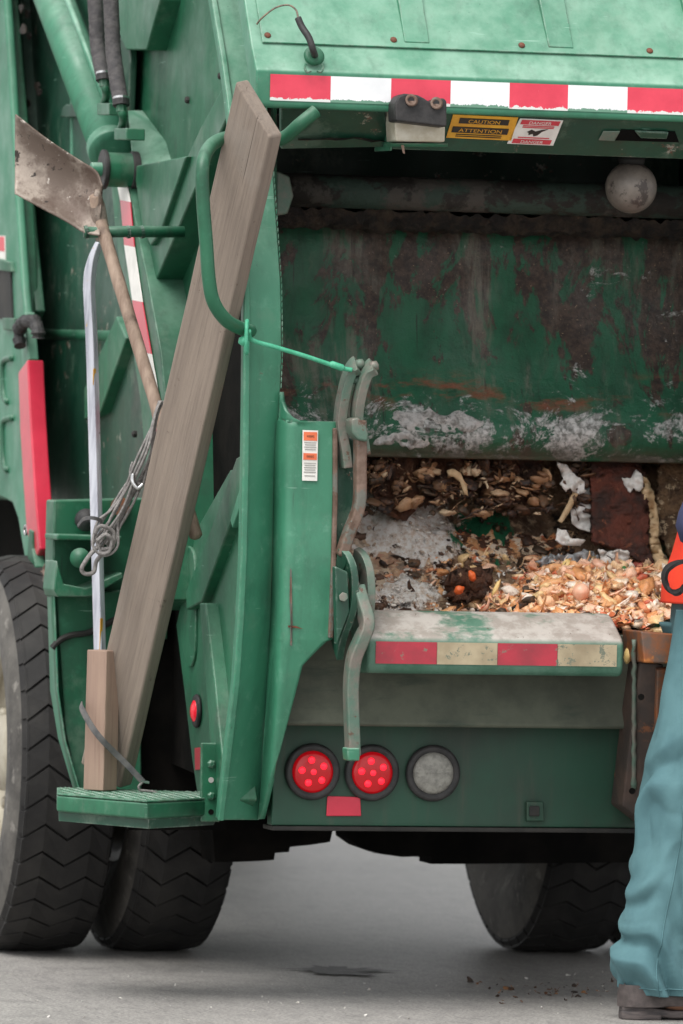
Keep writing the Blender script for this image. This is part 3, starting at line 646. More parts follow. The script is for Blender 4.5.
# upper hood sheet, lapped over the seam
dy, dz = .44, (z_top+.385-z_seam); nl = Vector((0, -dz, dy)).normalized()
def hoodpt(px, py):       # point on the sloped hood plane
    p0 = Vector((0, .012, z_seam)); r = ray(px, py); t = (p0-CAM).dot(nl)/r.dot(nl); return CAM+r*t
hs0 = [hoodpt(262, 43.5), hoodpt(683, 59.5)]
u = (Vector((1, 0, 0))); sl_ = Vector((0, dy, dz)).normalized()
p0 = hoodpt(262, 43.5); pts = [p0, p0+u*(X1R-p0.x-.01), p0+u*(X1R-p0.x-.01)+sl_*.7, p0+sl_*.7]
hsheet = ob('hood_sheet', *prism([p+nl*.001 for p in pts], nl*.005), 'faded_lit_green', truck, .002)
for px, py in ((267, 37), (393, 41.5), (521, 47), (649, 52.5)):
    p = hoodpt(px, py)+nl*.005; ob('bolt_head', *lathe([(.0085, -.003), (.0085, .003), (.006, .0055), (.001, .0065)], p, nl, 10), 'bolt_rust', hsheet, smooth=True)
def hoodrib(b0, b1, t0, t1, hgt):
    a, b, c, d_ = hoodpt(*b0)+nl*.003, hoodpt(*b1)+nl*.003, hoodpt(*t1)+nl*.003, hoodpt(*t0)+nl*.003
    for q in (0,):
        v = [a, b, c, d_, a+nl*hgt*.15, b+nl*hgt*.15, c+nl*hgt, d_+nl*hgt]
        ob('hood_rib', v, [(0, 1, 2, 3), (4, 5, 6, 7), (0, 1, 5, 4), (1, 2, 6, 5), (2, 3, 7, 6), (3, 0, 4, 7)], 'faded_lit_green', hsheet, .003)
hoodrib((404, 44), (429, 45), (384, -60), (408, -60), .035)
hoodrib((548, 49), (573, 50), (522, -60), (548, -60), .035)
hoodrib((692, 54), (718, 55), (664, -60), (690, -60), .035)
# wire and grommet
gp = R(313.5, 57, -.035)
gr_ = ob('wire_grommet', *lathe([(.024, 0), (.026, .006), (.018, .012), (.012, .012)], gp, (0, -1, .45), 18), 'green_paint', hood, smooth=True)
wp_ = smoothpath([gp+Vector((0, -.012, .004)), R(313, 50, -.075), R(309, 38, -.07), R(302, 27, -.05), R(298, 18, -.04)], 6)
ob('wire_sleeve', *tube(wp_, .0085, 10), 'black_rubber', gr_, smooth=True)
ob('wire', *tube(smoothpath([wp_[-1], R(296, 10, -.03), R(288, 5, -.02), R(275, 8, -.01), R(262, 18, .0), R(257, 24, .02)], 6), .0025, 6), 'thin_wire', gr_, smooth=True)
for s in (-1, 1):
    ob('wire_clip', *tube(smoothpath([R(314+s*3, 71, YS-.012), R(314+s*7, 72, YS-.016), R(314+s*9, 68, YS-.014), R(314+s*8, 64, YS-.012)], 4), .003, 6), 'green_paint', gr_)
# tape on the hood edge, segment by segment
xb = [270, 330.5, 391, 450.5, 509.5, 568, 627.5, 688, 748, 808]
zt, zbm = z_st+.003, z_sb+.005
for k in range(len(xb)-1):
    xa, xc = R(xb[k], 88, YS).x, R(xb[k+1], 96, YS).x
    v = [Vector((xa, YS-.0008, zbm)), Vector((xc-.0006, YS-.0008, zbm)), Vector((xc-.0006, YS-.0008, zt)), Vector((xa, YS-.0008, zt))]
    vv, ff = prism(v, (0, -.0012, 0))
    ob('tape_segment', vv, ff, 'red_tape' if k % 2 == 0 else 'white_tape', hood, uv=[(0, 0), (1, 0), (1, 1), (0, 1)]*2)
# underside face of the hood with the stickers (leans inward and down)
uf0, uf1 = R(400, 110, YS+.012), R(400, 150, .05)
def ufp(px, py):
    nn = Vector((0, -(uf0.z-uf1.z), -(uf1.y-uf0.y))).normalized(); r = ray(px, py); t = (uf0-CAM).dot(nn)/r.dot(nn); return CAM+r*t
nuf = Vector((0, -(uf0.z-uf1.z), -(uf1.y-uf0.y))).normalized()
xl = ufp(392, 130).x
v = [Vector((xl, uf0.y, uf0.z)), Vector((X1R-.01, uf0.y, uf0.z)), Vector((X1R-.01, uf1.y, uf1.z)), Vector((xl+.012, uf1.y, uf1.z))]
under = ob('hood_underside', *prism(v, -nuf*.03), 'shaded_green', truck, .004)
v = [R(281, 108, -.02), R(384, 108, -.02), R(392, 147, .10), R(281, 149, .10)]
ob('recess_panel', *prism(v, (0, .02, .01)), 'shaded_green', truck, .003)
v = [R(380, 107, -.03), R(391, 108, -.03), R(393, 146, -.0), R(385, 145, .04)]
ob('recess_cheek', *prism([Vector((xl-.004, uf0.y, uf0.z)), Vector((xl+.008, uf1.y, uf1.z-.002)), Vector((xl+.0, uf1.y+.12, uf1.z)), Vector((xl-.012, uf0.y+.13, uf0.z))], (.004, 0, 0)), 'faded_lit_green', under)
# yellow caution sticker
def ufs(pts): return [ufp(x, y)+nuf*.0008 for x, y in pts]
o, c, ux, uy, nn = sticker('caution_sticker', ufs([(453, 114), (518, 117), (511, 140), (446, 137)]), 'sticker_yellow', under)
W_, H_ = ux.length, uy.length
patch('sticker_bar', o, c, ux, uy, nn, 0, .27, .76, .23, 'sticker_black'); patch('sticker_bar', o, c, ux, uy, nn, -.02, -.12, .86, .25, 'sticker_black')
lettering('CAUTION', o, c+uy*.27+nn*.0014, ux, uy, W_*.48, H_*.15, 'sticker_yellow')
lettering('ATTENTION', o, c-uy*.12-ux*.02+nn*.0014, ux, uy, W_*.66, H_*.15, 'sticker_yellow')
for fy in (-.32, -.4): patch('text_line', o, c, ux, uy, nn, -.02, fy, .7, .03, 'sticker_black')
o, c, ux, uy, nn = sticker('danger_sticker', ufs([(520, 118), (563, 120), (553, 145), (507, 143)]), 'sticker_white', under)
W_, H_ = ux.length, uy.length
patch('sticker_bar', o, c, ux, uy, nn, 0, .38, .86, .17, 'sticker_red'); patch('sticker_bar', o, c, ux, uy, nn, 0, -.37, .86, .17, 'sticker_red')
lettering('DANGER', o, c+uy*.38+nn*.0014, ux, uy, W_*.5, H_*.11, 'sticker_white'); lettering('DANGER', o, c-uy*.37+nn*.0014, ux, uy, W_*.5, H_*.11, 'sticker_white')
for fy in (.24, .18, -.22): patch('text_line', o, c, ux, uy, nn, 0, fy, .7, .03, 'sticker_red')
# pinch-hazard pictogram: hand under a jaw
def pict(pts): return [c+ux*x+uy*y+nn*.0004 for x, y in pts]
ob('pictogram', *prism(pict([(-.2, .0), (-.12, .1), (-.02, .03), (.1, .1), (.24, .14), (.12, .02), (.06, -.12), (-.02, -.16), (-.06, -.06), (-.14, -.12), (-.16, -.03)]), nn*.0008), 'sticker_black', o)
# slot on the right of the underside
sl0 = ob('light_slot', *prism(ufs([(621, 129), (675, 131), (679, 142), (615, 140)]), nuf*.001), 'underbody_and_shade', under)
ob('slot_tab', *prism([p+nuf*.002 for p in ufs([(634, 129), (668, 130.5), (666, 137), (640, 136)])], nuf*.006), 'shaded_green', sl0, .002)
ob('slot_latch', *prism([p+nuf*.001 for p in ufs([(603, 130), (620, 130), (614, 140), (598, 139)])], nuf*.004), 'worn_hook', sl0, .002)
ob('paint_scuff', *prism([p+nuf*.0006 for p in ufs([(612, 117.5), (630, 116), (652, 117.5), (640, 119.5), (622, 119.5)])], nuf*.0006), 'worn_hook', under)
# rear-view camera box with rubber boot
cb = ob('camera_box', *prism([R(394, 106, -.07), R(396, 141, -.045), R(445, 142, -.045), R(446, 108, -.07)], (0, .09, 0)), 'white_box', truck, .004)
bx = [(396, 121), (447, 127), (447, 101), (444, 98), (436, 99), (430, 102), (424, 98), (418, 95), (405, 93.5), (399, 96), (395.5, 103)]
bo = ob('rubber_boot', *prism(Rp(bx, -.115), (0, .075, 0)), 'black_rubber', cb, .014, seg=4)
for px, py in ((411, 101), (436, 104)):
    ob('boot_hole', *lathe([(.014, .0), (.016, .006), (.009, .006), (.008, .002)], R(px, py, -.113), (0, -1, .3), 14), 'rusty_steel', cb, smooth=True)
ob('camera_plate', *prism([R(389, 143, -.02), R(448, 143.5, -.02), R(448, 146.5, .0), R(392, 146, .0)], (0, .05, 0)), 'faded_lit_green', cb)
ob('hanging_tag', *prism(Rp([(401, 145), (404, 145), (405, 154), (403, 153)], -.01), (0, .002, 0)), 'brown_wood', cb)
# globe lamp
gc = R(631, 187.5, .18)
gl = ob('globe_lamp', *lathe([(.064*sin(t), -.064*cos(t)) for t in [.05+k*(pi-.1)/20 for k in range(21)]], gc, (0, 0, 1), 36), 'globe_glass', truck, smooth=True)
ob('lamp_neck', *lathe([(.03, .055), (.034, .07), (.022, .085), (.03, .12)], gc, (0, 0, 1), 16), 'dark_steel', gl, smooth=True)

# --- hopper inside
xL, xRi = .125, XR-.10
def sweep(name, yz, mat, parent, x0=xL, x1=xRi, nx=1, disp=None, smooth=True, sub=1):
    V, Fs = [], []; yz = [Vector((0, a, b)) for a, b in yz]; yz = smoothpath(yz, sub) if sub > 1 else yz
    for p in yz:
        for i in range(nx+1):
            x = x0+(x1-x0)*i/nx; q = Vector((x, p.y, p.z))
            if disp: q = q+disp(q)
            V.append(q)
    m = nx+1
    for j in range(len(yz)-1):
        for i in range(nx): Fs.append((j*m+i, j*m+i+1, (j+1)*m+i+1, (j+1)*m+i))
    return ob(name, V, Fs, mat, parent, smooth=smooth)
YP = .62
zpt, zpb = zl(480, 226, YP+.06), zl(480, 459, YP)
def dl(q): return Vector((0, .006*noise.noise(q*7)+.003*noise.noise(q*21), 0))
blade = sweep('packer_blade', [(YP+.30, zpt+.05), (YP+.12, zpt+.02), (YP+.06, zpt-.02), (YP+.05, zpt-.2), (YP+.02, zpb+.22), (YP-.03, zpb+.12), (YP-.05, zpb+.06), (YP-.02, zpb+.012), (YP+.03, zpb), (YP+.3, zpb+.03)], 'scraped', truck, nx=150, disp=dl, sub=8)
# plaster-like ridges scraped up on the blade foot (real relief)
def crust(name, cells, mat, parent, Yf, amp):
    gs = []
    for (cx, cy, w_, h_) in cells:
        nx, ny = 40, 14; V = []; Fs = []
        for j in range(ny+1):
            for i in range(nx+1):
                u_, v_ = i/nx*2-1, j/ny*2-1
                px = cx+u_*w_*(1+.2*noise.noise((u_*2, v_*2, cx))); py = cy+v_*h_*(1+.5*noise.noise((u_*5, v_*3, cy)))-6*noise.noise((u_*2.2, cx*.1, 0))
                f = max(0, 1-(abs(u_)**3+abs(v_)**2.4)); q = R(px, py, Yf(py)); nn_ = noise.noise(q*26)+.6*noise.noise(q*60)
                V.append(q+Vector((0, -amp*f*(.55+.6*nn_)+.016*(1-min(1, f*5)), 0)))
        for j in range(ny):
            for i in range(nx): k = j*(nx+1)+i; Fs.append((k, k+1, k+nx+2, k+nx+1))
        gs.append((V, Fs))
    return ob(name, *join(*gs), mat, parent, smooth=True)
n = N('plaster_crust', .8); c = n.mix(n.ramp(n.noise(40, 7, .75), .42, .66), s2l((222, 220, 217)), s2l((120, 120, 114)))
c = n.mix(n.ramp(n.noise(14, 6, .7), .6, .68), c, s2l((58, 74, 62))); n.col(c).bump(n.noise(60, 7, .75), .9, .02); M['crust'] = n.m
Yfoot = lambda py: YP-.035
crust('plaster_crust', [(436, 426, 58, 15), (404, 438, 34, 10)], 'crust', blade, Yfoot, .028)

# roller tube and dark shelf of crud above the blade
ob('roller_tube', *tube([Vector((xL, .50, zl(480, 196, .5))), Vector((xRi, .50, zl(480, 196, .5)))], .042, 24), 'roller', truck, smooth=True)
ob('roller_bracket', *prism(Rp([(276, 170), (290, 176), (294, 196), (288, 214), (276, 216)], .42), (0, .05, 0)), 'worn_hook', truck, .006)
def dc(q): return Vector((0, .012*noise.noise(q*9)+.01*noise.noise(q*40), .008*noise.noise(q*14)+.012*noise.noise(q*55)))
crud = sweep('crud_shelf', [(.50, zl(480, 214, .5)), (.54, zl(480, 232, .54)), (.66, zl(480, 229, .66)), (.8, zl(480, 215, .8))], 'black_crud', truck, nx=200, disp=dc, sub=6)
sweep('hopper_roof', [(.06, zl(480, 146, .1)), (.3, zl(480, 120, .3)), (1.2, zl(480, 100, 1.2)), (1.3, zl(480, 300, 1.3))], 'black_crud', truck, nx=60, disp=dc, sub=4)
# bowl: curved trough with caked residue
ZL = zl(480, 613, 0)
def db(q):
    a = noise.noise(q*6)*.05+noise.noise(q*15)*.025+noise.noise(q*38)*.012
    return Vector((0, -.4*a, a*.8))
bowlprof = [(.10, ZL-.035), (.20, ZL-.08), (.38, ZL-.06), (.55, ZL+.04), (.69, ZL+.16), (.79, ZL+.28), (.85, ZL+.40), (.88, ZL+.54)]
bowl = sweep('hopper_bowl', bowlprof, 'crud', truck, nx=260, disp=db, sub=14)
# inner cheeks
for xx, th in ((xL-.008, .008), (xRi, .008)):
    ob('hopper_cheek', *prism([(xx, .24, ZL-.1), (xx, 1.3, ZL-.1), (xx, 1.3, ZL+1.35), (xx, .3, ZL+1.35), (xx, .24, ZL+.7)], (th, 0, 0)), 'scraped', truck)
ob('recess_shade_wall', *prism([(.108, .25, .50), (.108, 1.3, .55), (.108, 1.3, 2.86), (.108, .75, 2.86), (.108, .2, ZL+.6), (.108, .2, ZL)], (.006, 0, 0)), 'underbody_and_shade', truck)  # wall coloured near-black to paint the shade of the open recess
# shell around the hopper so no daylight leaks in
ob('tailgate_shell', *box(.15, XR-.15, 1.2, 1.26, .55, 2.9), 'shaded_green', truck)
ob('tailgate_roof', *box(.02, XR-.02, .42, 1.7, 2.86, 2.92), 'faded_lit_green', truck, .01)
ob('belly_plate', *prism([(.118, .26, .5), (.118, 1.25, .58), (.118, 1.25, .66), (.118, .26, .80)], (XR-.18, 0, 0)), 'dirty_green', truck)

# --- loading lip (left half, mirrored right half beyond the middle bracket)
zl_ = lambda y, Y: R(490, y, Y).z
LY = -.07
lipprof = [(.10, ZL-.05), (.07, ZL+.004), (.03, zl_(615, .03)), (LY+.012, zl_(636, LY)), (LY, zl_(642, LY)), (LY, zl_(668, LY)), (LY+.012, zl_(675, LY)), (LY+.10, zl_(676, LY)), (LY+.14, ZL-.1)]
def lip(x0, x1):
    V = [Vector((x0, y, z)) for y, z in lipprof]; return ob('loading_lip', *prism(V, (x1-x0, 0, 0)), 'lip', truck, .012, seg=4)
lx0, lx1 = R(367, 655, LY).x, R(624, 655, LY).x
lp1 = lip(lx0, lx1)
tb = [375.5, 437, 497.5, 557.5, 617]
def liptape(parent, xs, first):
    for k in range(len(xs)-1):
        a, b = xs[k], xs[k+1]; z0, z1 = zl_(665, LY), zl_(643, LY)
        v = [Vector((a, LY-.0006, z0)), Vector((b-.001, LY-.0006, z0)), Vector((b-.001, LY-.0006, z1)), Vector((a, LY-.0006, z1))]
        ob('tape_segment', *prism(v, (0, -.0014, 0)), 'old_red_tape' if (k+first) % 2 == 0 else 'beige_tape', parent)
liptape(lp1, [R(x, 653, LY).x for x in tb], 0)
# panel under the lip: sloped strip then lamp panel
YL = .2
z686, z722, z826 = zl(480, 688, .06), zl(480, 723, YL-.03), zl(480, 827, YL)
xa_, xz_ = .13, XR-.1
n = N('ledge_grime', .7); c = n.mix(n.ramp(n.noise(4, 7, .7), .35, .65), s2l((88, 92, 78)), s2l((68, 72, 61)))
c = n.mix(n.ramp(n.noise(1, 6, .65, n.map((5, 5, 26))), .52, .7, 0, .6), c, s2l((42, 58, 48))); n.col(c).bump(n.noise(26, 6, .7), .2, .006); M['ledge'] = n.m
ob('lip_web', *prism([Vector((xa_, .10, zl_(634, 0))), Vector((xa_, .125, z686)), Vector((xa_, .085, z722)), Vector((xa_, .092, z722-.008)), Vector((xa_, YL+.02, z722-.008)), Vector((xa_, YL+.02, zl_(634, 0)))], (xz_-xa_, 0, 0)), 'ledge', truck, .004)
lampp = ob('lamp_panel', *prism([Vector((xa_, YL, z722-.009)), Vector((xa_, YL, z826+.012)), Vector((xa_, YL+.0, z826)), Vector((xa_, YL+.05, z826)), Vector((xa_, YL+.05, z722-.009))], (xz_-xa_, 0, 0)), 'dirty_green', truck, .003)
ob('bottom_flange', *box(xa_, xz_, YL-.008, YL+.09, z826-.012, z826-.001), 'dark_steel', lampp, .002)
def tail_lamp(px, py, lens, leds):
    c = R(px, py, YL)
    o = ob('tail_lamp', *lathe([(.050, -.002), (.067, .0), (.070, .008), (.067, .017), (.058, .020), (.052, .012), (.02, .008)], c, (0, -1, 0), 40), 'black_rubber', lampp, smooth=True)
    ob('lens', *lathe([(.053, .006), (.051, .014), (.044, .0185), (.03, .021), (.004, .022)], c, (0, -1, 0), 40), lens, o, smooth=True)
    if leds:
        for k in range(6):
            a = k*2*pi/5+.5; r = .029 if k < 5 else 0
            ob('led', *lathe([(.009, -.001), (.0085, .0008), (.006, .002), (.001, .0025)], c+Vector((r*cos(a), -.0205, r*sin(a))), (0, -1, 0), 12), 'led', o, smooth=True)
    else:
        for k in range(9):
            z = -.036+k*.009; w_ = math.sqrt(max(0, .044**2-z*z)); p = c+Vector((0, -.021+.35*abs(z)**1.6*2, z))
            ob('lens_rib', *tube([p+Vector((-w_, .002, 0)), p, p+Vector((w_, .002, 0))], .0018, 5), 'lens_clear', o)
tail_lamp(311.5, 771.5, 'red_lens', 1); tail_lamp(371, 772.5, 'red_lens', 1); tail_lamp(432, 773, 'lens_clear', 0)
v = Rp([(327, 796), (360, 797), (361, 816), (326, 816)], YL-.001)
ob('red_reflector', *prism(smoothpath(v+[v[0]], 1)[:-1], (0, -.004, 0)), 'red_bar_paint', lampp, .006, seg=3)
lg = ob('licence_lamp', *prism(Rp([(525, 801), (542, 801), (543, 821), (525, 821)], YL), (0, -.016, 0)), 'dirty_green', lampp, .004)
ob('lamp_window', *prism(Rp([(529, 806), (539, 806), (539, 816), (529, 816)], YL-.017), (0, -.006, 0)), 'dark_steel', lg, .002)

# --- container hooks by the wing plate
def hook(path, Y0, wpx, depth, mat, name='lift_hook', parent=truck):
    pts = [R(x, y, Y0+dyy) for x, y, dyy in path]
    return ob(name, *bar(smoothpath(pts, 5), (1, 0, 0), wpx/405, depth), mat, parent, .005)
hk = hook([(358, 365, .0), (350, 372, .01), (343, 398, .02), (340, 425, .03), (344, 450, .03), (346, 468, .03)], -.03, 9, .05, 'worn_hook')
hook([(374, 366, -.01), (366, 374, .0), (359, 398, .01), (357, 420, .02), (362, 440, .02), (364, 455, .02)], -.05, 9, .05, 'worn_hook', 'lift_hook')
ob('hook_pin', *tube([R(346, 380, -.02), R(368, 380, -.03)], .010, 12), 'worn_hook', hk)
tips = [R(360, 364, -.035), R(374, 366, -.06)]
for t in tips: ob('hook_tip', *lathe([(.002, -.012), (.011, -.009), (.013, 0), (.011, .009), (.002, .012)], t, (1, -.2, .3), 12), 'worn_hook', hk, smooth=True)
guide = ob('hook_guide', *bar(smoothpath([R(360, 420, -.045), R(360, 470, -.045), R(359, 505, -.045), R(350, 530, -.04), R(341, 556, -.03)], 5), (1, 0, 0), .027, .04), 'rusty_steel', truck, .006)
ob('guide_head', *prism(Rp([(351, 419), (358, 417), (366, 424), (369, 434), (368, 442), (358, 440), (352, 432)], -.085), (0, .06, 0)), 'worn_hook', guide, .006)
ob('guide_back', *prism(Rp([(336, 430), (354, 440), (356, 520), (340, 556), (335, 556)], .02), (0, .08, 0)), 'shaded_green', guide, .004)
# lower lever pair
kn = ob('lever_bracket', *bar(smoothpath([R(338, 562, -.02), R(347, 568, -.04), R(351, 580, -.05), R(350, 605, -.05), R(340, 632, -.03), R(337, 650, -.0)], 4), (1, 0, 0), .018, .08), 'shaded_green', truck, .005)
ob('lever_bracket', *bar(smoothpath([R(354, 562, .0), R(363, 568, -.02), R(367, 580, -.03), R(367, 605, -.03), R(362, 622, -.01)], 4), (1, 0, 0), .02, .08), 'worn_hook', truck, .005)
ob('bracket_nut', *tube([R(343.5, 597, -.125), R(343.5, 597, -.09)], .012, 6), 'worn_hook', kn, .002)
ob('bracket_plate', *prism(Rp([(335, 566), (348, 572), (350, 612), (337, 645)], -.09), (0, .03, 0)), 'shaded_green', kn, .004)
lev = ob('lift_lever', *bar(smoothpath([R(357, 588, -.06), R(362, 606, -.08), R(367, 624, -.10), R(362, 638, -.10), R(354, 658, -.09), R(351, 685, -.08), R(351.5, 715, -.075), R(353, 756, -.07)], 6), (1, 0, 0), [.03]*43, .05), 'worn_hook', truck, .005)
ob('lever_toe', *prism(Rp([(347, 748), (360, 748), (360, 761), (348, 761)], -.10), (0, .05, 0)), 'faded_lit_green', lev, .004)

# --- middle bracket, rusty, right of the lip
mb = ob('middle_bracket', *prism([R(640, 662, -.05), R(664, 664, -.05), R(664, 760, .02), R(648, 826, .1), R(622, 806, .1), R(632, 720, .02)], (0, .1, 0)), 'dark_rust', truck, .006)
ob('bracket_head', *prism([R(641, 631, -.10), R(676, 634, -.10), R(676, 664, -.10), R(644, 663, -.10)], (0, .16, 0)), 'bright_rust', mb, .005)
ob('weld_seam', *tube([R(634+2*noise.noise((k*.9, 0, 0)), 640+k*6.5, -.06+.006*k) for k in range(24)], [.006+.003*noise.noise((k*1.7, 3, 0)) for k in range(24)], 8), 'worn_hook', mb, smooth=True)
for px, py in ((641, 697), (632, 791)): ob('bolt_hole', *lathe([(.008, 0), (.008, .003)], R(px, py, -.052 if py < 750 else .045), (0, -1, 0), 12), 'underbody_and_shade', mb)
ob('rust_strip', *bar([R(662, 668, -.06), R(660, 760, .01)], (1, 0, 0), .03, .02), 'bright_rust', mb, .004)

# --- side step with tread plate
ZS = .505
sA, sB, sC = G(57, 793, ZS), G(147, 800.5, ZS), G(212, 797, ZS)
stepoly = [sA, sB, sC, Vector((sC.x+.06, sC.y+.22, ZS)), Vector((sA.x+.06, sA.y+.28, ZS))]
step = ob('side_step', *prism([p-Vector((0, 0, .006)) for p in stepoly], (0, 0, -.040)), 'green_paint', truck, .006)
ob('step_skirt', *prism([p+Vector((.01, .02, -.046)) for p in stepoly], (0, 0, -.024)), 'shaded_green', step)
tp = ob('tread_plate', *prism([p+Vector((0, 0, -.0055)) for p in stepoly], (0, 0, .005)), 'green_paint', step, .002)
tr = []
cen = sum(stepoly, Vector())/5
def inside(p, poly):
    c_ = False; j = len(poly)-1
    for i in range(len(poly)):
        a, b = poly[i], poly[j]
        if (a.y > p.y) != (b.y > p.y) and p.x < (b.x-a.x)*(p.y-a.y)/(b.y-a.y)+a.x: c_ = not c_
        j = i
    return c_
for i in range(60):
    for j in range(60):
        p = Vector((-.42+i*.0125+(j % 2)*.006, .15+j*.0125, ZS))
        if inside(p, [cen+(q-cen)*.96 for q in stepoly]):
            a = pi/4 if (i+j) % 2 else -pi/4; u = Vector((cos(a), sin(a), 0))*.0065; v = Vector((-sin(a), cos(a), 0))*.0025; b = p+Vector((0, 0, -.001))
            V = [b-u, b-v, b+u, b+v, b+Vector((0, 0, .0035))]; tr.append((V, [(0, 1, 4), (1, 2, 4), (2, 3, 4), (3, 0, 4)]))
tag(ob('tread_pattern', *join(*tr), 'green_paint', tp), None, kind='stuff')
brk = ob('step_bracket', *prism(Rp([(201.5, 743), (221, 743), (220, 822), (200.5, 822)], sC.y-.02), (0, .014, 0)), 'green_paint', truck, .003)
for k, py in enumerate((764, 780, 796, 812)):
    if k in (0, 2): ob('bracket_bolt', *lathe([(.011, 0), (.011, .006), (.006, .01)], R(211, py, sC.y-.02), (0, -1, 0), 6), 'green_paint', brk, .001)
    else: ob('bolt_hole', *lathe([(.007, 0), (.007, .0015)], R(211, py, sC.y-.02), (0, -1, 0), 12), 'underbody_and_shade' if k == 3 else 'sticker_grey', brk)

# --- grab rail
rail = smoothpath([R(316, 111, -.06), R(300, 124, -.06), R(283, 138, -.03), R(262, 140, -.01), R(240, 138, -.01), R(222, 139, -.05), R(209, 148, -.11), R(202.5, 166, -.16), R(203, 200, -.165), R(206, 240, -.165), R(209, 280, -.165), R(214, 303, -.16), R(226, 320, -.14), R(240, 328, -.09), R(250, 331, .0)], 8)
gr2 = ob('grab_rail', *tube(rail, .0165, 18), 'green_paint', truck, smooth=True)
# green tie cord from rail to the hook
cd = smoothpath([R(249, 331, -.10), R(252, 340, -.06), R(275, 347, -.055), R(305, 356, -.055), R(338, 367, -.05), R(352, 370, -.05)], 6)
cdo = ob('tie_cord', *tube(cd, .0055, 10), 'cord_green', truck, smooth=True)
for k in range(3):
    c = R(247+k*1.6, 330+k*2, -.085); ob('cord_loop', *tube([c+Vector((.008*cos(t)-.004*k, .025*cos(t), .034*sin(t)-.012)) for t in [q*pi/10 for q in range(21)]], .005, 8), 'cord_green', cdo, smooth=True)
ob('cord_knot', *lathe([(.002, -.012), (.011, -.006), (.012, .004), (.002, .012)], R(243, 341, -.10), (1, 0, .4), 10), 'cord_green', cdo, smooth=True)
ob('cord_end', *lathe([(.004, -.02), (.0085, -.014), (.0085, .014), (.004, .02)], R(337, 366, -.055), (1, 0, -.3), 10), 'cord_green', cdo, smooth=True)

# --- wheels
def tyre_geo(rad, wid):
    h = wid/2; tread_r = rad-.014
    prof = [(rad*.54, -h*.72), (rad*.60, -h*.86), (rad*.70, -h*1.0), (rad*.80, -h*1.02), (rad*.88, -h*.96), (rad*.93, -h*.90), (tread_r, -h*.80), (tread_r, h*.80), (rad*.93, h*.90), (rad*.88, h*.96), (rad*.80, h*1.02), (rad*.70, h*1.0), (rad*.60, h*.86), (rad*.54, h*.72)]
    n = 72; V = []; Fs = []; mats = []
    for r, a in prof: V += [Vector((a, r*cos(2*pi*k/n), r*sin(2*pi*k/n))) for k in range(n)]
    for i in range(len(prof)-1):
        for k in range(n): Fs.append((i*n+k, i*n+(k+1) % n, (i+1)*n+(k+1) % n, (i+1)*n+k)); mats.append(1 if (i < 5 or i > 7) else 0)
    # sidewall rings
    # zig-zag tread blocks
    nb = 42; cols_ = [(-.84, -.44), (-.44, .0), (.0, .44), (.44, .84)]
    zz = [.0, .34, .0, .34, 0]
    for ci, (a, b) in enumerate(cols_):
        for k in range(nb):
            t0 = 2*pi*(k+.03)/nb; t1 = 2*pi*(k+.92)/nb; sk = 2*pi/nb*.55*(1 if ci % 2 else -1)
            base = len(V)
            for rr in (tread_r-.004, rad):
                ins = .0 if rr < rad else .006
                for (x, t) in ((a*h, t0-(sk if ci % 2 else 0)), (b*h, t0+(0 if ci % 2 else sk)), (b*h, t1+(0 if ci % 2 else sk)), (a*h, t1-(sk if ci % 2 else 0))):
                    r2 = rr-(.010 if abs(x) > h*.7 and rr == rad else 0); V.append(Vector((x, r2*cos(t), r2*sin(t))))
            for f in ((4, 5, 6, 7), (0, 1, 5, 4), (1, 2, 6, 5), (2, 3, 7, 6), (3, 0, 4, 7)): Fs.append(tuple(base+q for q in f)); mats.append(0)
    # shoulder lugs
    for s in (-1, 1):
        for k in range(nb):
            t0 = 2*pi*(k+.06)/nb; t1 = 2*pi*(k+.84)/nb; base = len(V)
            for (r_, x) in ((rad*.985, s*h*.80), (rad*.945, s*h*.91)):
                for t in (t0, t1): V.append(Vector((x, r_*cos(t), r_*sin(t))))
            for (r_, x) in ((rad*.95, s*h*.78), (rad*.91, s*h*.85)):
                for t in (t0, t1): V.append(Vector((x, r_*cos(t), r_*sin(t))))
            for f in ((0, 1, 3, 2), (0, 2, 6, 4), (1, 3, 7, 5), (2, 3, 7, 6)): Fs.append(tuple(base+q for q in f)); mats.append(0)
    return V, Fs, mats
def rim_geo(rad, wid, dish):
    h = wid/2; n = 48; prof = [(rad*.56, -h*.74), (rad*.50, -h*.70), (rad*.47, -h*.4), (rad*.45, dish), (rad*.30, dish-.01), (rad*.2, dish-.02), (rad*.19, dish-.05), (rad*.1, dish-.06), (rad*.02, dish-.06)]
    V = []; Fs = []
    for r, a in prof: V += [Vector((a, r*cos(2*pi*k/n), r*sin(2*pi*k/n))) for k in range(n)]
    for i in range(len(prof)-1):
        for k in range(n): Fs.append((i*n+k, i*n+(k+1) % n, (i+1)*n+(k+1) % n, (i+1)*n+k))
    Fs.append(tuple(range(len(V)-n, len(V))))
    back = [(rad*.56, h*.74), (rad*.50, h*.70), (rad*.46, -h*.4)]; k0 = len(V)
    for r, a in back: V += [Vector((a, r*cos(2*pi*k/n), r*sin(2*pi*k/n))) for k in range(n)]
    for i in range(2):
        for k in range(n): Fs.append((k0+i*n+k, k0+i*n+(k+1) % n, k0+(i+1)*n+(k+1) % n, k0+(i+1)*n+k))
    bolts = [lathe([(.018, -.02), (.018, .0), (.012, .004)], (dish-.03, .15*cos(2*pi*k/10), .15*sin(2*pi*k/10)), (-1, 0, 0), 6) for k in range(10)]
    return join((V, Fs), *bolts)
WR, WW = .534, .285
tv, tf, tm = tyre_geo(WR, WW)
tyre_me = bpy.data.meshes.new('tyre'); tyre_me.from_pydata([tuple(v) for v in tv], [], tf); tyre_me.materials.append(M['tyre']); tyre_me.materials.append(M['sidewall'])
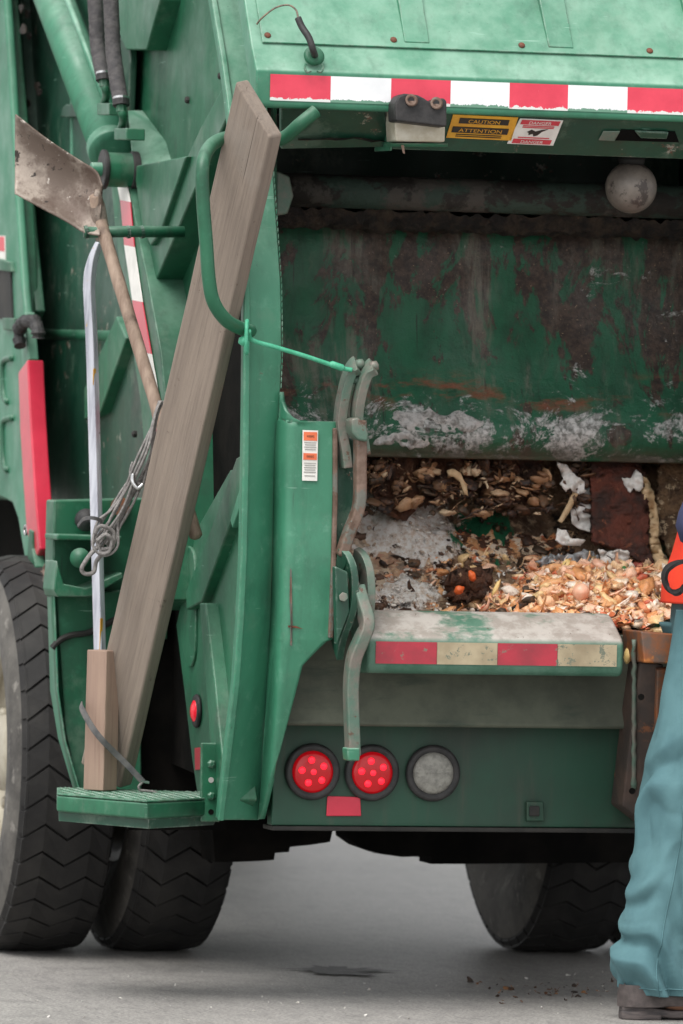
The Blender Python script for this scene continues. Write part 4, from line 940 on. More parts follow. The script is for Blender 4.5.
tyre_me.polygons.foreach_set('material_index', tm); tyre_me.polygons.foreach_set('use_smooth', [i < 72*13 for i in range(len(tf))]); tyre_me.update()
rv, rf = rim_geo(WR, WW, -.03); rim_me = bpy.data.meshes.new('wheel'); rim_me.from_pydata([tuple(v) for v in rv], [], rf); rim_me.materials.append(M['rim_cream'])
bm = bmesh.new(); bm.from_mesh(rim_me); bmesh.ops.recalc_face_normals(bm, faces=bm.faces); bm.to_mesh(rim_me); bm.free()
rim_me.polygons.foreach_set('use_smooth', [len(p.vertices) == 4 for p in rim_me.polygons])
def wheel(x, y, flip=False, rot=0, label=None):
    o = bpy.data.objects.new('wheel', rim_me); col.objects.link(o); o.parent = truck
    o.location = (x, y, WR-.004); o.rotation_euler = (rot, 0, pi if flip else 0)
    t = bpy.data.objects.new('tyre', tyre_me); col.objects.link(t); t.parent = o
    return o
XO = -.236+WW/2*1.02; XI = XO+.335; XRI = 1.23+WW/2*1.02; XRO = XRI+.335; AY = 2.02
wheel(XO, AY, False, .1); wheel(XI, AY, True, .17); wheel(XRI, AY, False, .4); wheel(XRO, AY, True, .3)
wheel(-.1, 7.4, False, .4); wheel(1.72, 7.4, True, .2)
# --- chassis below
ax_ = ob('rear_axle', *tube([(XO, AY, WR), (XRO, AY, WR)], .07, 18), 'underbody_and_shade', truck, smooth=True)
dc_ = R(402, 857, AY)
ob('differential', *lathe([(.02, -.22), (.10, -.19), (.17, -.08), (.18, .05), (.12, .16), (.03, .2)], (dc_.x, AY, dc_.z+.18), (1, 0, 0), 28), 'underbody_and_shade', ax_, smooth=True)
ob('front_axle', *tube([(-.1, 7.4, WR), (1.72, 7.4, WR)], .06, 12), 'underbody_and_shade', truck)
for x in (.45, 1.15):
    ob('frame_rail', *box(x-.04, x+.04, 1.0, 8.4, .96, 1.2), 'underbody_and_shade', truck, .008)
    ob('leaf_spring', *bar(smoothpath([(x, 1.45, .94), (x, AY, .66), (x, 2.6, .94)], 8), (1, 0, 0), .09, .09), 'underbody_and_shade', truck)
ob('belly_pan', *box(.2, XR-.2, .30, 1.2, z826+.002, .60), 'underbody_and_shade', truck, .01)
ob('spring_hanger', *prism(Rp([(210, 800), (340, 800), (330, 842), (310, 845), (290, 847), (289, 852), (275, 853), (274, 860), (260, 861), (236, 862), (215, 862)], 1.35), (0, .15, 0)), 'underbody_and_shade', truck)
ob('brake_chamber', *prism(Rp([(345, 800), (347, 838), (360, 847), (380, 854), (402, 857), (431, 856), (431, 864), (470, 864), (660, 862), (660, 800)], 1.45), (0, .12, 0)), 'underbody_and_shade', truck)
ob('cross_member', *box(.1, XR-.1, 1.22, 1.34, .56, 1.25), 'underbody_and_shade', truck, .02)
# --- body and cab ahead
ob('body_shell', *prism([(.17, 1.5, 1.2), (.17, 6.0, 1.2), (.17, 6.0, 2.95), (.17, 1.85, 2.95)], (XR-.19, 0, 0)), 'green_paint', truck, .02)
ob('body_side', *box(XR-.02, XR+.08, 1.9, 5.9, 1.06, 2.9), 'faded_lit_green', truck, .02)
cab = ob('cab', *prism([(-.1, 6.2, 1.2), (-.1, 8.3, 1.0), (-.1, 8.3, 1.7), (-.1, 8.1, 2.5), (-.1, 6.2, 2.6)], (1.8, 0, 0)), 'faded_lit_green', truck, .06, seg=3)
ob('cab_window', *box(.2, 1.4, 6.185, 6.20, 1.8, 2.3), 'underbody_and_shade', cab)

# parts were modelled in world coordinates: hang them on the truck's base point
for o in truck.children:
    o.matrix_parent_inverse = TRUCK_INV
bpy.context.view_layer.update()


# ================================================================== things leaning and hanging on the truck
def thing_at(o):
    """move an object's origin to its lowest point, keeping the geometry in place"""
    me = o.data; zs = min(v.co.z for v in me.vertices); n = len(me.vertices)
    c = sum((v.co for v in me.vertices), Vector())/n; c.z = zs
    me.transform(Matrix.Translation(-c)); o.location = c; return o
def beam(E0, E1, u, v, wu, wv, extL=0, mat='grey_wood', name='plank', rings=30, rough=.0015, bev=.006, seed=0):
    a = (E1-E0); L = a.length; a.normalize(); u = (u-a*u.dot(a)).normalized(); v = (v-a*v.dot(a)-u*v.dot(u)).normalized(); V = []
    for i in range(rings+1):
        t = i/rings
        for (p, q, e) in ((0, 0, 0), (1, 0, 1), (1, 1, 1), (0, 1, 0)):
            d_ = L*t+(extL*e if i == rings else 0)
            w_ = Vector((noise.noise((t*9+p*5, q*7, seed)), noise.noise((t*9, p*5+q*3, seed+4)), 0))*rough
            V.append(E0+a*d_+u*wu*p+v*wv*q+w_)
    Fs = [(i*4+k, i*4+(k+1) % 4, (i+1)*4+(k+1) % 4, (i+1)*4+k) for i in range(rings) for k in range(4)]+[(0, 1, 2, 3), tuple(range(rings*4, rings*4+4))]
    o = ob(name, V, Fs, mat, None, bev, seg=2)
    mx = Matrix((u, a.cross(u), a)).transposed().to_4x4(); mx.translation = E0; o.data.transform(mx.inverted()); o.matrix_world = mx; return o
fh = Vector((sin(PSI), cos(PSI), 0))
E0 = G(119.5, 789, ZS+.004); E1 = R(270, 137, -.20)
pl = beam(E0, E1, -.74*rt+.66*fh, .66*rt+.75*fh, .140, .046, .085, seed=2)
tag(pl, 'long weathered grey wooden plank leaning through the grab rail onto the step', 'plank')
B0 = G(103, 791, ZS+.003); B1 = B0+Vector((0, 0, .348))+rt*.002
bk = beam(B0, B1, -.82*rt+.57*fh, .57*rt+.82*fh, .062, .058, .0, 'brown_wood', 'wood_block', 10, .001, .003, 5)
tag(bk, 'short brown wood block standing upright on the green side step', 'wood block')

# silver hooked pole: square section, tip bent at the top, foot on the step behind the block
pz = [G(101.5, 784, ZS+.002)]
pole_path = [R(101.5, 784, pz[0].y), R(100.5, 680, pz[0].y+.02), R(97, 540, pz[0].y+.05), R(94.5, 440, pz[0].y+.08), R(92, 350, pz[0].y+.10), R(89.6, 300, pz[0].y+.115), R(89.2, 285, pz[0].y+.12), R(90.5, 270, pz[0].y+.12), R(94, 256, pz[0].y+.12), R(99.5, 243, pz[0].y+.12)]
pp = smoothpath(pole_path, 6); npp = len(pp)
wdt = [.026 if i < npp-14 else .026*(1-.55*(i-npp+14)/14) for i in range(npp)]
pole = ob('hooked_pole', *bar(pp, -.8*rt+.6*fh, wdt, .021), 'alu', None, .003)
for py, h_, dx in ((372, 17, 3.2), (644, 34, 1.5)):
    i0 = min(range(npp), key=lambda i: abs(CY-F*(pp[i]-CAM).dot(ay)/(pp[i]-CAM).dot(fw)-py)); p = pp[i0]
    o = ob('yellow_label', *bar([p-Vector((0, 0, h_/820))+rt*.0045-fh*.0135, p+Vector((0, 0, h_/820))+rt*.0045-fh*.0135], .6*rt+.8*fh, .010, .0012), 'sticker_yellow', pole)
tag(pole, 'slim silver hooked pole standing upright behind the brown wood block', 'pole')

# shovel hung blade-up over the peg
YSH = .80
bl = [(16, 114), (30, 125), (48, 139), (68, 153), (86, 164), (97, 171), (102, 180), (104, 200), (104.5, 222), (99, 231), (90, 235), (84, 233), (66, 222), (46, 211), (28, 202), (15, 194), (14.5, 180), (18, 160), (17.5, 138)]
shv = empty('shovel')
nx, ny = 26, 22
# blade as a grid between the upper edge and the lower edge, dished
up_e = smoothpath([Vector((x, y, 0)) for x, y in ((16, 114), (48, 139), (80, 160), (97, 171), (103, 186))], 6); lo_e = smoothpath([Vector((x, y, 0)) for x, y in ((14.5, 194), (40, 208), (66, 222), (84, 233), (100, 236))], 6)
def at_(path, t): f = t*(len(path)-1); i = min(int(f), len(path)-2); return path[i].lerp(path[i+1], f-i)
V = []; Fs = []
for i in range(nx+1):
    for j in range(ny+1):
        u_, v_ = i/nx, j/ny; p = at_(up_e, u_).lerp(at_(lo_e, u_), v_)
        dish = .045*(4*v_*(1-v_))**.8*(1-.25*u_)-.02*math.exp(-((v_-.5)/.16)**2)*max(0, u_-.45)*2
        V.append(R(p.x, p.y, YSH-.06+dish+.10*(1-u_)*.5-.03*(u_)))
m = ny+1
for i in range(nx):
    for j in range(ny): Fs.append((i*m+j, (i+1)*m+j, (i+1)*m+j+1, i*m+j+1))
blo = ob('blade', V, Fs, 'shovel', shv, smooth=True); sm_ = blo.modifiers.new('solid', 'SOLIDIFY'); sm_.thickness = .004
hd0, hd1 = R(98, 214, YSH-.045), R(196, 536, .36)
hp = [hd0.lerp(hd1, t/24) for t in range(25)]
ob('handle', *tube([R(94, 196, YSH-.07)]+hp+[hd1+(hd1-hd0).normalized()*.006], [.012]+[.0165+.001*noise.noise((k*.7, 1, 1)) for k in range(25)]+[.01], 16), 'handle_wood', shv, smooth=True)
ob('socket', *tube([R(97.5, 190, YSH-.075), R(97.5, 206, YSH-.052), R(100, 224, YSH-.046), R(104, 240, YSH-.046)], [.006, .020, .0215, .020], 16), 'shovel', shv, smooth=True)
base = hd1.copy(); shv.location = base
for ch in shv.children: ch.matrix_parent_inverse = Matrix.Translation(-base)
tag(shv, 'dirty steel shovel with worn wooden handle hung blade up on the peg', 'shovel')

# grey cable tied round pole, handle and plank
def strand(pts, k=0, r=.0036): return tube([p+Vector((.010*noise.noise((i*.09+k*7, 1, k)), .006*noise.noise((i*.1, k*3, 5)), .010*noise.noise((i*.09, k*5, 2)))) for i, p in enumerate(smoothpath([R(x, y, Y) for x, y, Y in pts], 8))], r, 8)
main_ = [(161, 401, .355), (155, 424, .345), (144, 458, .35), (129, 492, .385), (112, 524, .41), (98, 547, .43)]
st = [strand([(x+dx*(.3+min(1, abs(y-401)/70)*.7), y, Y+dy_) for x, y, Y in main_], q) for q, (dx, dy_) in enumerate(((-6, .01), (-3.5, 0), (0, -.008), (3.5, .0), (6.5, .01), (9, .012)))]
st += [strand([(133, 462, .38), (133, 477, .38), (139, 485, .37), (146, 476, .36), (151, 452, .35)], 9),
       strand([(133, 476, .41), (116, 502, .42), (103, 520, .43), (95, 538, .41), (101, 552, .40), (113, 546, .40), (121, 524, .41), (138, 492, .38)], 11),
       strand([(128, 486, .41), (111, 508, .42), (99, 524, .42), (93, 542, .40), (104, 556, .40), (116, 543, .40), (118, 522, .41)], 12),
       strand([(100, 545, .41), (90, 556, .40), (82, 566, .40), (84, 573, .41), (94, 570, .41), (100, 560, .42), (106, 548, .41)], 13, .0055),
       strand([(95, 534, .39), (104, 527, .385), (114, 533, .39), (112, 546, .395), (101, 549, .40)], 14, .005),
       strand([(97, 541, .385), (105, 535, .38), (113, 540, .385), (109, 550, .39), (99, 551, .40)], 15, .005)]
cb_ = ob('tied_cable', *join(*st), 'cable', None, smooth=True); thing_at(cb_)
tag(cb_, 'grey cable knotted around the silver pole and the grey plank', 'cable')
zt_ = ob('cable_hook', *tube(smoothpath([R(133, 474, .36), (R(133, 482, .355)), R(138, 488, .35), R(143, 484, .35)], 6), .0055, 8), 'chrome_ring', cb_, smooth=True)
zt_.matrix_parent_inverse = Matrix.Translation(-cb_.location)
bnd = smoothpath([R(78, 526, .46), R(84, 519, .42), (R(93, 518, .40)), R(101, 521, .42), R(103, 527, .46)], 8)
bd_ = ob('rubber_band', *bar(bnd, (0, 0, 1), .009, .003), 'strap', None); thing_at(bd_); tag(bd_, 'thin dark rubber band looped around the silver pole above the cable knot', 'band')
# strap holding the block
byy = B0.y-.008
sp2 = smoothpath([R(81, 704, byy+.06), R(82, 709, byy+.02), R(92, 727, byy-.004), R(103, 741, byy-.012), R(116, 754, byy-.0), R(130, 768, byy-.0), R(143, 782, byy+.0)], 6)
stp = ob('bungee_strap', *bar(sp2, Vector((.3, 0, .9)), .015, .004), 'strap', None, .001); thing_at(stp)
hk_ = ob('strap_hook', *tube(smoothpath([R(143, 782, byy), R(139, 786, byy), R(140, 790, byy), R(147, 791, byy), R(154, 792, byy), R(158, 795, byy)], 5), .0035, 8), 'cable', stp, smooth=True)
hk2 = ob('strap_hook', *tube([R(141, 781, byy), R(149, 782.5, byy)], .0035, 8), 'chrome_ring', stp)
for h_ in (hk_, hk2): h_.matrix_parent_inverse = Matrix.Translation(-stp.location)
tag(stp, 'dark strap with wire hook stretched across the brown wood block', 'strap')

# ================================================================== waste in the hopper
def bowlz(y): return interp([(a, b) for a, b in bowlprof], y)
def sm(t): t = max(0, min(1, t)); return t*t*(3-2*t)
def pilez(x, y):
    r = sm((x-.56)/.42); h = bowlz(y)*.0+ZL-.05
    hump = .155*r*math.exp(-((y-.50)/.27)**2)*(1-.35*sm((x-1.2)/.25))
    z = max(bowlz(y)-.01+.02*noise.noise((x*7, y*7, 2)), h+hump+.022*noise.noise((x*9, y*9, 0))+.02*noise.noise((x*22, y*22, 5)))
    return z
PX0, PX1 = .30, 1.44
V, Fs = [], []; nx, ny = 340, 190
def rdg(q): return 1-2*abs(noise.noise(q))
for j in range(ny+1):
    for i in range(nx+1):
        x = PX0+(PX1-PX0)*i/nx; y = .105+(.72-.105)*j/ny; q = Vector((x, y, .3))
        V.append(Vector((x, y, pilez(x, y)-.014+.014*rdg(q*17)+.010*rdg(q*37+Vector((3, 1, 0)))+.006*noise.noise(q*80))))
for j in range(ny):
    for i in range(nx): k = j*(nx+1)+i; Fs.append((k, k+1, k+nx+2, k+nx+1))
n = N('mash', .38); vc = n.t.nodes.new('ShaderNodeTexVoronoi'); vc.inputs['Scale'].default_value = 48
wv_ = n.t.nodes.new('ShaderNodeVectorMath'); wv_.operation = 'ADD'; nz_ = n.t.nodes.new('ShaderNodeTexNoise'); nz_.inputs['Scale'].default_value = 30; nz_.inputs['Detail'].default_value = 5
sc_ = n.t.nodes.new('ShaderNodeVectorMath'); sc_.operation = 'SCALE'; sc_.inputs['Scale'].default_value = .06
n.L(nz_.outputs['Color'], sc_.inputs[0]); n.L(n.co.outputs['Object'], wv_.inputs[0]); n.L(sc_.outputs[0], wv_.inputs[1]); n.L(wv_.outputs[0], vc.inputs['Vector'])
sp_c = n.t.nodes.new('ShaderNodeSeparateColor'); n.L(vc.outputs['Color'], sp_c.inputs[0])
cr = n.t.nodes.new('ShaderNodeValToRGB'); cr.color_ramp.interpolation = 'CONSTANT'; pal = [(236, 196, 150), (212, 146, 96), (244, 218, 186), (192, 118, 74), (228, 170, 120), (84, 54, 38), (240, 204, 164), (220, 124, 80), (140, 92, 62), (244, 226, 204)]
e_ = cr.color_ramp.elements; e_[0].color = s2l(pal[0]); e_[1].position = .1; e_[1].color = s2l(pal[1])
for i_, c_ in enumerate(pal[2:], 2): x_ = e_.new(i_/10); x_.color = s2l(c_)
n.L(sp_c.outputs[0], cr.inputs[0])
c = n.mix(n.ramp(n.noise(90, 6, .75), .5, .7, 0, .7), cr.outputs[0], s2l((104, 70, 48)))
c = n.mix(n.ramp(n.noise(7, 6, .7), .56, .64, 0, .85), c, s2l((58, 40, 30)))
P = n.xyz(); c = n.mix(n.ramp(P[0], .72, .5, 0, .6), c, s2l((176, 160, 142)))
n.col(c).bump(n.noise(110, 6, .75), .8, .012); M['mash'] = n.m
mash = ob('food_mash', V, Fs, 'mash', None, smooth=True); tag(mash, 'wet brown mash of food waste lying in the hopper', 'food waste', kind='stuff')
ICO = []
bm = bmesh.new(); bmesh.ops.create_icosphere(bm, subdivisions=2, radius=1); ICOV = [v.co.copy() for v in bm.verts]; ICOF = [tuple(v.index for v in f.verts) for f in bm.faces]; bm.free()
def bit(p, s, flat, rnd):
    rot = Matrix.Rotation(rnd.uniform(0, 6.28), 3, 'Z') @ Matrix.Rotation(rnd.uniform(-1.1, 1.1), 3, 'X') @ Matrix.Rotation(rnd.uniform(0, 6.28), 3, 'Z')
    kind = rnd.random(); o_ = rnd.uniform(0, 99)
    if kind < .30:        # torn, curled flake or peel
        L, W = s*rnd.uniform(1.4, 3.0), s*rnd.uniform(.6, 1.3); cu = rnd.uniform(-1, 1)*1.3; V = []; n_ = 7
        for i in range(n_):
            t = i/(n_-1)*2-1; w_ = W*(1-.7*t*t)*(1+.5*noise.noise((o_, t*3, 0)))
            for k in (-1, -.3, .4, 1):
                x_ = t*L*.5; z_ = cu*x_*x_/L*1.6+.35*s*noise.noise((o_, t*2.2, k))+.25*W*k*k
                V.append(p+rot @ Vector((x_, k*w_*.5+.2*s*noise.noise((t*2, o_, k)), z_)))
        return V, [(i*4+k, i*4+k+1, i*4+k+5, i*4+k+4) for i in range(n_-1) for k in range(3)]
    if kind < .48:        # limp shred
        L = s*rnd.uniform(3, 6); pts = [p+rot @ Vector((L*(i/9-.5), .6*s*noise.noise((o_, i*.35, 0)), .6*s*noise.noise((o_, i*.35, 5)))) for i in range(10)]
        return tube(pts, [s*.16*(1-.5*abs(i/4.5-1)) for i in range(10)], 5)
    sx, sy, sz = s*rnd.uniform(.7, 1.5), s*rnd.uniform(.6, 1.0), s*flat*rnd.uniform(.6, 1.1); V = []
    for q in ICOV:
        k = 1+.55*noise.noise(q*1.2+Vector((o_, 0, 0)))+.5*noise.noise(q*2.8+Vector((0, o_, 0))); V.append(p+rot @ Vector((q.x*sx*k, q.y*sy*k, q.z*sz*k)))
    return V, ICOF
def scatter(name, count, mat, place, s0, s1, flat, seed, label, cat='food waste'):
    rnd = random.Random(seed); gs = []
    while len(gs) < count:
        q = place(rnd)
        if q is None: continue
        gs.append(bit(q, s0+(s1-s0)*rnd.random()**2.2, flat, rnd))
    o = ob(name, *join(*gs), mat, None); o.data.polygons.foreach_set('use_smooth', [True]*len(o.data.polygons))
    tag(o, label, cat, kind='stuff'); return o
def on_pile(bias):
    def f(rnd):
        x = rnd.uniform(PX0, PX1); y = rnd.uniform(.10, .70); d_ = sm((x-.55)/.3)
        cl = noise.noise((x*5+bias*7, y*5, bias))*.5+.5
        if rnd.random() > (.015+.985*d_)*cl*1.3: return None
        z = pilez(x, y)
        if z > ZL+.125+.02*noise.noise((x*12, 0, 4)): return None
        return Vector((x, y, z+rnd.uniform(-.006, .008)))
    return f
scatter('light_food_scraps', 2600, 'scraps_light', on_pile(1), .006, .026, .6, 1, 'cream and tan food scraps heaped in the hopper')
scatter('orange_food_scraps', 420, 'scraps_orange', on_pile(2), .006, .024, .55, 2, 'orange and red vegetable scraps heaped in the hopper')
def dark_pile(rnd):
    x = rnd.uniform(PX0, PX1); y = rnd.uniform(.10, .72); c_ = noise.noise((x*6, y*6, 31))
    if c_ < .05 and x > .75: return None
    return Vector((x, y, pilez(x, y)+rnd.uniform(-.004, .012)))
scatter('dark_food_scraps', 600, 'scraps_dark', dark_pile, .006, .022, .6, 3, 'dark rotten scraps mixed into the food waste', 'food waste')
def on_wall(x0, x1, thr, sd):
    def f(rnd):
        x = rnd.uniform(x0, x1); y = rnd.uniform(.35, .86); q = Vector((x, y, bowlz(y)))
        if noise.noise((x*4+sd, y*4, sd)) < thr: return None
        return q+db(q)+Vector((0, -.004, rnd.uniform(0, .01)))
    return f
scatter('pale_residue', 900, 'scraps_white', on_wall(.3, .85, -.05, 3), .002, .007, .8, 4, 'pale crumbs stuck on the left wall of the hopper bowl', 'residue')
scatter('dark_residue', 700, 'scraps_dark', on_wall(.3, 1.44, .05, 8), .004, .012, .8, 5, 'dark crumbs stuck on the wall of the hopper bowl', 'residue')

def hang(x0, x1, sd):
    def f(rnd):
        px = rnd.uniform(x0, x1); py = 462+rnd.random()**1.3*52
        if noise.noise((px*.06, py*.05, sd)) < -.02: return None
        return R(px, py, .66-.0006*(py-462)+rnd.uniform(-.01, .01))
    return f
scatter('hanging_tan_scraps', 150, 'scraps_tan', hang(365, 552, 2), .006, .024, .5, 21, 'ragged tan scraps clinging to the brown clumps under the blade', 'food waste')
scatter('hanging_dark_scraps', 220, 'scraps_dark', hang(360, 590, 6), .008, .026, .5, 22, 'ragged dark scraps clinging to the brown clumps under the blade', 'food waste')
def ragged(name, outline, Y, th, mat, label, cat, amp=.03, jag=2.5, seed=0, lean=0.0):
    """ragged hanging piece: traced outline, crumpled in depth, with thickness"""
    pts = [Vector((x, y, 0)) for x, y in outline]; fine = []
    for i in range(len(pts)):
        a, b = pts[i], pts[(i+1) % len(pts)]; k = max(1, int((b-a).length/2.5))
        for j in range(k):
            p = a.lerp(b, j/k); fine.append((p.x+jag*(noise.noise((p.x*.21, p.y*.21, seed))+.7*noise.noise((p.x*.6, p.y*.6, seed))), p.y+jag*(noise.noise((p.x*.21, p.y*.21, seed+9))+.7*noise.noise((p.x*.6, p.y*.6, seed+9)))))
    bm = bmesh.new(); vs_ = [bm.verts.new((x, y, 0)) for x, y in fine]; f = bm.faces.new(vs_)
    bmesh.ops.triangulate(bm, faces=[f])
    for _ in range(3):
        long = [e for e in bm.edges if e.calc_length() > 4.5]
        if long: bmesh.ops.subdivide_edges(bm, edges=long, cuts=1); bmesh.ops.triangulate(bm, faces=bm.faces[:])
    y0 = min(y for _, y in outline)
    for v in bm.verts:
        x, y = v.co.x, v.co.y; d_ = amp*noise.noise((x*.06, y*.06, seed))+.6*amp*noise.noise((x*.16, y*.16, seed+3))+.22*amp*noise.noise((x*.4, y*.4, seed+5))
        v.co = R(x, y, Y+d_-lean*(y-y0)/400)
    me = bpy.data.meshes.new(name); bm.to_mesh(me); bm.free(); o = bpy.data.objects.new(name, me); col.objects.link(o); me.materials.append(M[mat])
    me.polygons.foreach_set('use_smooth', [True]*len(me.polygons)); s = o.modifiers.new('s', 'SOLIDIFY'); s.thickness = th; s.offset = 0
    thing_at(o); tag(o, label, cat); return o
ragged('soggy_cardboard', [(352, 448), (470, 448), (472, 480), (464, 497), (452, 498), (437, 503), (414, 508), (411, 516), (397, 520), (388, 513), (376, 498), (362, 482), (356, 470)], .70, .012, 'brown_flap', 'dark brown soggy cardboard flap hanging at the left under the packer blade', 'cardboard', .03, 3, 1, lean=0.15)
ragged('food_clump', [(478, 452), (540, 452), (538, 490), (528, 500), (520, 508), (508, 507), (503, 512), (494, 500), (489, 510), (484, 508), (482, 490)], .70, .015, 'brown_flap', 'ragged brown clump of rotting food hanging in the middle under the blade', 'food waste', .035, 4, 5, lean=0.15)
ragged('pale_peel', [(447, 471), (452, 469), (460, 473), (466, 484), (468, 496), (464, 494), (460, 482), (454, 477), (448, 476)], .63, .008, 'tan_strip', 'thin pale curled peel arching between the two brown clumps', 'peel', .01, .5, 6, lean=0.2)
ragged('plastic_bag', [(556, 462), (566, 464), (574, 474), (584, 482), (586, 491), (578, 494), (570, 489), (566, 492), (560, 484), (563, 478)], .64, .004, 'bag_white', 'small torn white plastic bag hanging just left of the rust-brown sheet', 'plastic bag', .03, 1.5, 7, lean=0.2)
ragged('paper_sheet', [(572, 498), (580, 492), (589, 488), (592, 510), (590, 532), (582, 530), (572, 524), (570, 510)], .66, .004, 'bag_white', 'white crumpled paper sheet stuck beside the left edge of the rust-brown sheet', 'paper', .02, 1, 8, lean=0.3)
ragged('paper_strip', [(573, 492), (578, 494), (572, 508), (562, 523), (558, 521), (565, 508)], .63, .004, 'tan_strip', 'narrow cream paper strip hanging left of the white paper sheet', 'paper', .01, .6, 9, lean=0.3)
ragged('white_scrap', [(557, 529), (566, 530), (570, 538), (585, 540), (580, 546), (562, 545), (556, 540)], .56, .005, 'bag_white', 'small white scrap lying under the white paper sheet', 'paper', .02, 1, 10, lean=0.2)
ragged('rust_brown_sheet', [(590, 455), (636, 455), (644, 476), (648, 510), (648, 545), (654, 566), (640, 562), (622, 552), (606, 546), (592, 542), (591, 500)], .68, .012, 'rust_sheet', 'large rust-brown sheet hanging upright at the right of the hopper', 'sheet', .012, 2.5, 11, .5)
ragged('tan_wrapper', [(636, 472), (648, 480), (655, 500), (659, 522), (658, 540), (665, 560), (672, 580), (664, 578), (654, 560), (648, 540), (650, 520), (644, 500), (638, 488)], .66, .006, 'tan_strip', 'long tan wrapper strip hanging at the right edge of the rust-brown sheet', 'wrapper', .03, 1.5, 12, lean=0.4)
ragged('white_tissue', [(622, 479), (630, 478), (636, 470), (642, 474), (643, 488), (639, 492), (633, 488), (630, 493), (626, 487)], .63, .005, 'bag_white', 'white torn tissue caught on top of the rust-brown sheet', 'tissue', .02, 1.5, 13, lean=0.2)
ragged('pulp_slab', [(660, 462), (690, 462), (690, 575), (676, 570), (668, 556), (662, 540), (657, 510)], .70, .012, 'brown_pulp', 'brown and tan pulp slab at the far right of the hopper wall', 'pulp', .014, 4, 14, lean=0.3)
ragged('foil_sheet', [(536, 562), (548, 556), (566, 555), (584, 552), (600, 556), (598, 566), (570, 570), (548, 572)], .54, .01, 'grey_foil', 'crumpled grey foil lying behind the heap of food scraps', 'foil', .05, 3, 15, lean=0)
ragged('torn_bag', [(598, 548), (606, 552), (614, 560), (620, 550), (630, 552), (626, 566), (614, 570), (602, 566)], .52, .006, 'bag_white', 'torn white bag piece lying below the rust-brown sheet', 'plastic bag', .04, 2.5, 16, lean=0)
ragged('rotten_peel', [(446, 585), (456, 574), (470, 568), (486, 572), (492, 582), (484, 594), (470, 602), (454, 600)], .48, .03, 'brown_flap', 'dark rotten peel heap left of the pale food scraps', 'peel', .025, 4, 17)

def lump(name, px, py, r, mat, label, cat, sq=(1, 1, 1), Y=.36, seed=0, bump_=.08, drop=True):
    bm = bmesh.new(); bmesh.ops.create_icosphere(bm, subdivisions=3, radius=1); p = R(px, py, Y)
    for v in bm.verts:
        k = 1+bump_*noise.noise(v.co*1.8+Vector((seed, 0, 0))); v.co = Vector((v.co.x*r*sq[0]*k, v.co.y*r*sq[1]*k, v.co.z*r*sq[2]*k))
    rot = Matrix.Rotation(seed*1.3, 4, 'Y'); bmesh.ops.transform(bm, matrix=Matrix.Translation(p) @ rot, verts=bm.verts)
    me = bpy.data.meshes.new(name); bm.to_mesh(me); bm.free(); me.materials.append(M[mat]); me.polygons.foreach_set('use_smooth', [True]*len(me.polygons))
    o = bpy.data.objects.new(name, me); col.objects.link(o); thing_at(o); tag(o, label, cat); return o
lump('onion', 581, 592, .022, 'onion', 'round pale pink onion near the middle of the food heap', 'onion', Y=.30, seed=1)
lump('orange_peel', 604, 580, .028, 'peel', 'broad orange-brown peel on top of the food heap', 'peel', (1.1, 1, .7), .42, 2, .3)
lump('potato_half', 600, 568, .024, 'onion', 'rounded pinkish lump topping the food heap', 'vegetable', (1.2, 1, .6), .5, 3, .2)
lump('bread_crust', 562, 572, .018, 'pasta', 'small yellow crust at the upper left of the food heap', 'bread', (2.0, 1, .7), .46, 4, .2)
lump('bread_roll', 638, 577, .017, 'pasta', 'small yellow crust at the upper right of the food heap', 'bread', (1.4, 1, .8), .44, 5, .2)
lump('cabbage_leaf', 624, 571, .018, 'leaf_green', 'small green leaf on top of the food heap', 'leaf', (1.2, 1, .7), .47, 6, .5)
lump('carrot_piece', 472, 576, .011, 'orange_bit', 'upper orange carrot bit on the dark rotten peel', 'carrot', (.8, 1, 1.3), .42, 7, .3)
lump('carrot_piece', 459, 590, .011, 'orange_bit', 'lower orange carrot bit on the dark rotten peel', 'carrot', (1, 1, 1.2), .42, 8, .3)
lump('tomato_scrap', 394, 580, .010, 'orange_bit', 'small red-orange scrap on the pale left wall of the bowl', 'scrap', (1, 1, 1.2), .62, 9, .3)
lump('bone_scrap', 496, 588, .011, 'pasta', 'thin cream scrap sticking up at the left of the food heap', 'scrap', (.5, .6, 2.2), .36, 10, .3)
lump('squash_slice', 628, 655, .017, 'pasta', 'cream slice wedged between the lip and the rusty bracket', 'vegetable', (1.2, .8, .6), .03, 11, .3)

# ================================================================== litter on the road
rnd = random.Random(11)
def road_place(rnd):
    px = rnd.gauss(565, 45); py = rnd.gauss(992, 5)
    if not (470 < px < 625 and 980 < py < 1006): return None
    q = G(px, py); q.z = .003; return q
scatter('leaf_litter', 60, 'road_bits', road_place, .003, .010, .3, 12, 'scattered brown crumbs and leaf bits on the road behind the truck', 'litter')
def speck(rnd): q = G(rnd.uniform(-20, 660), 968+rnd.random()*54); q.z = .002; return q
scatter('road_specks', 110, 'road_specks', speck, .0015, .005, .4, 13, 'tiny pale specks of grit on the road', 'grit')

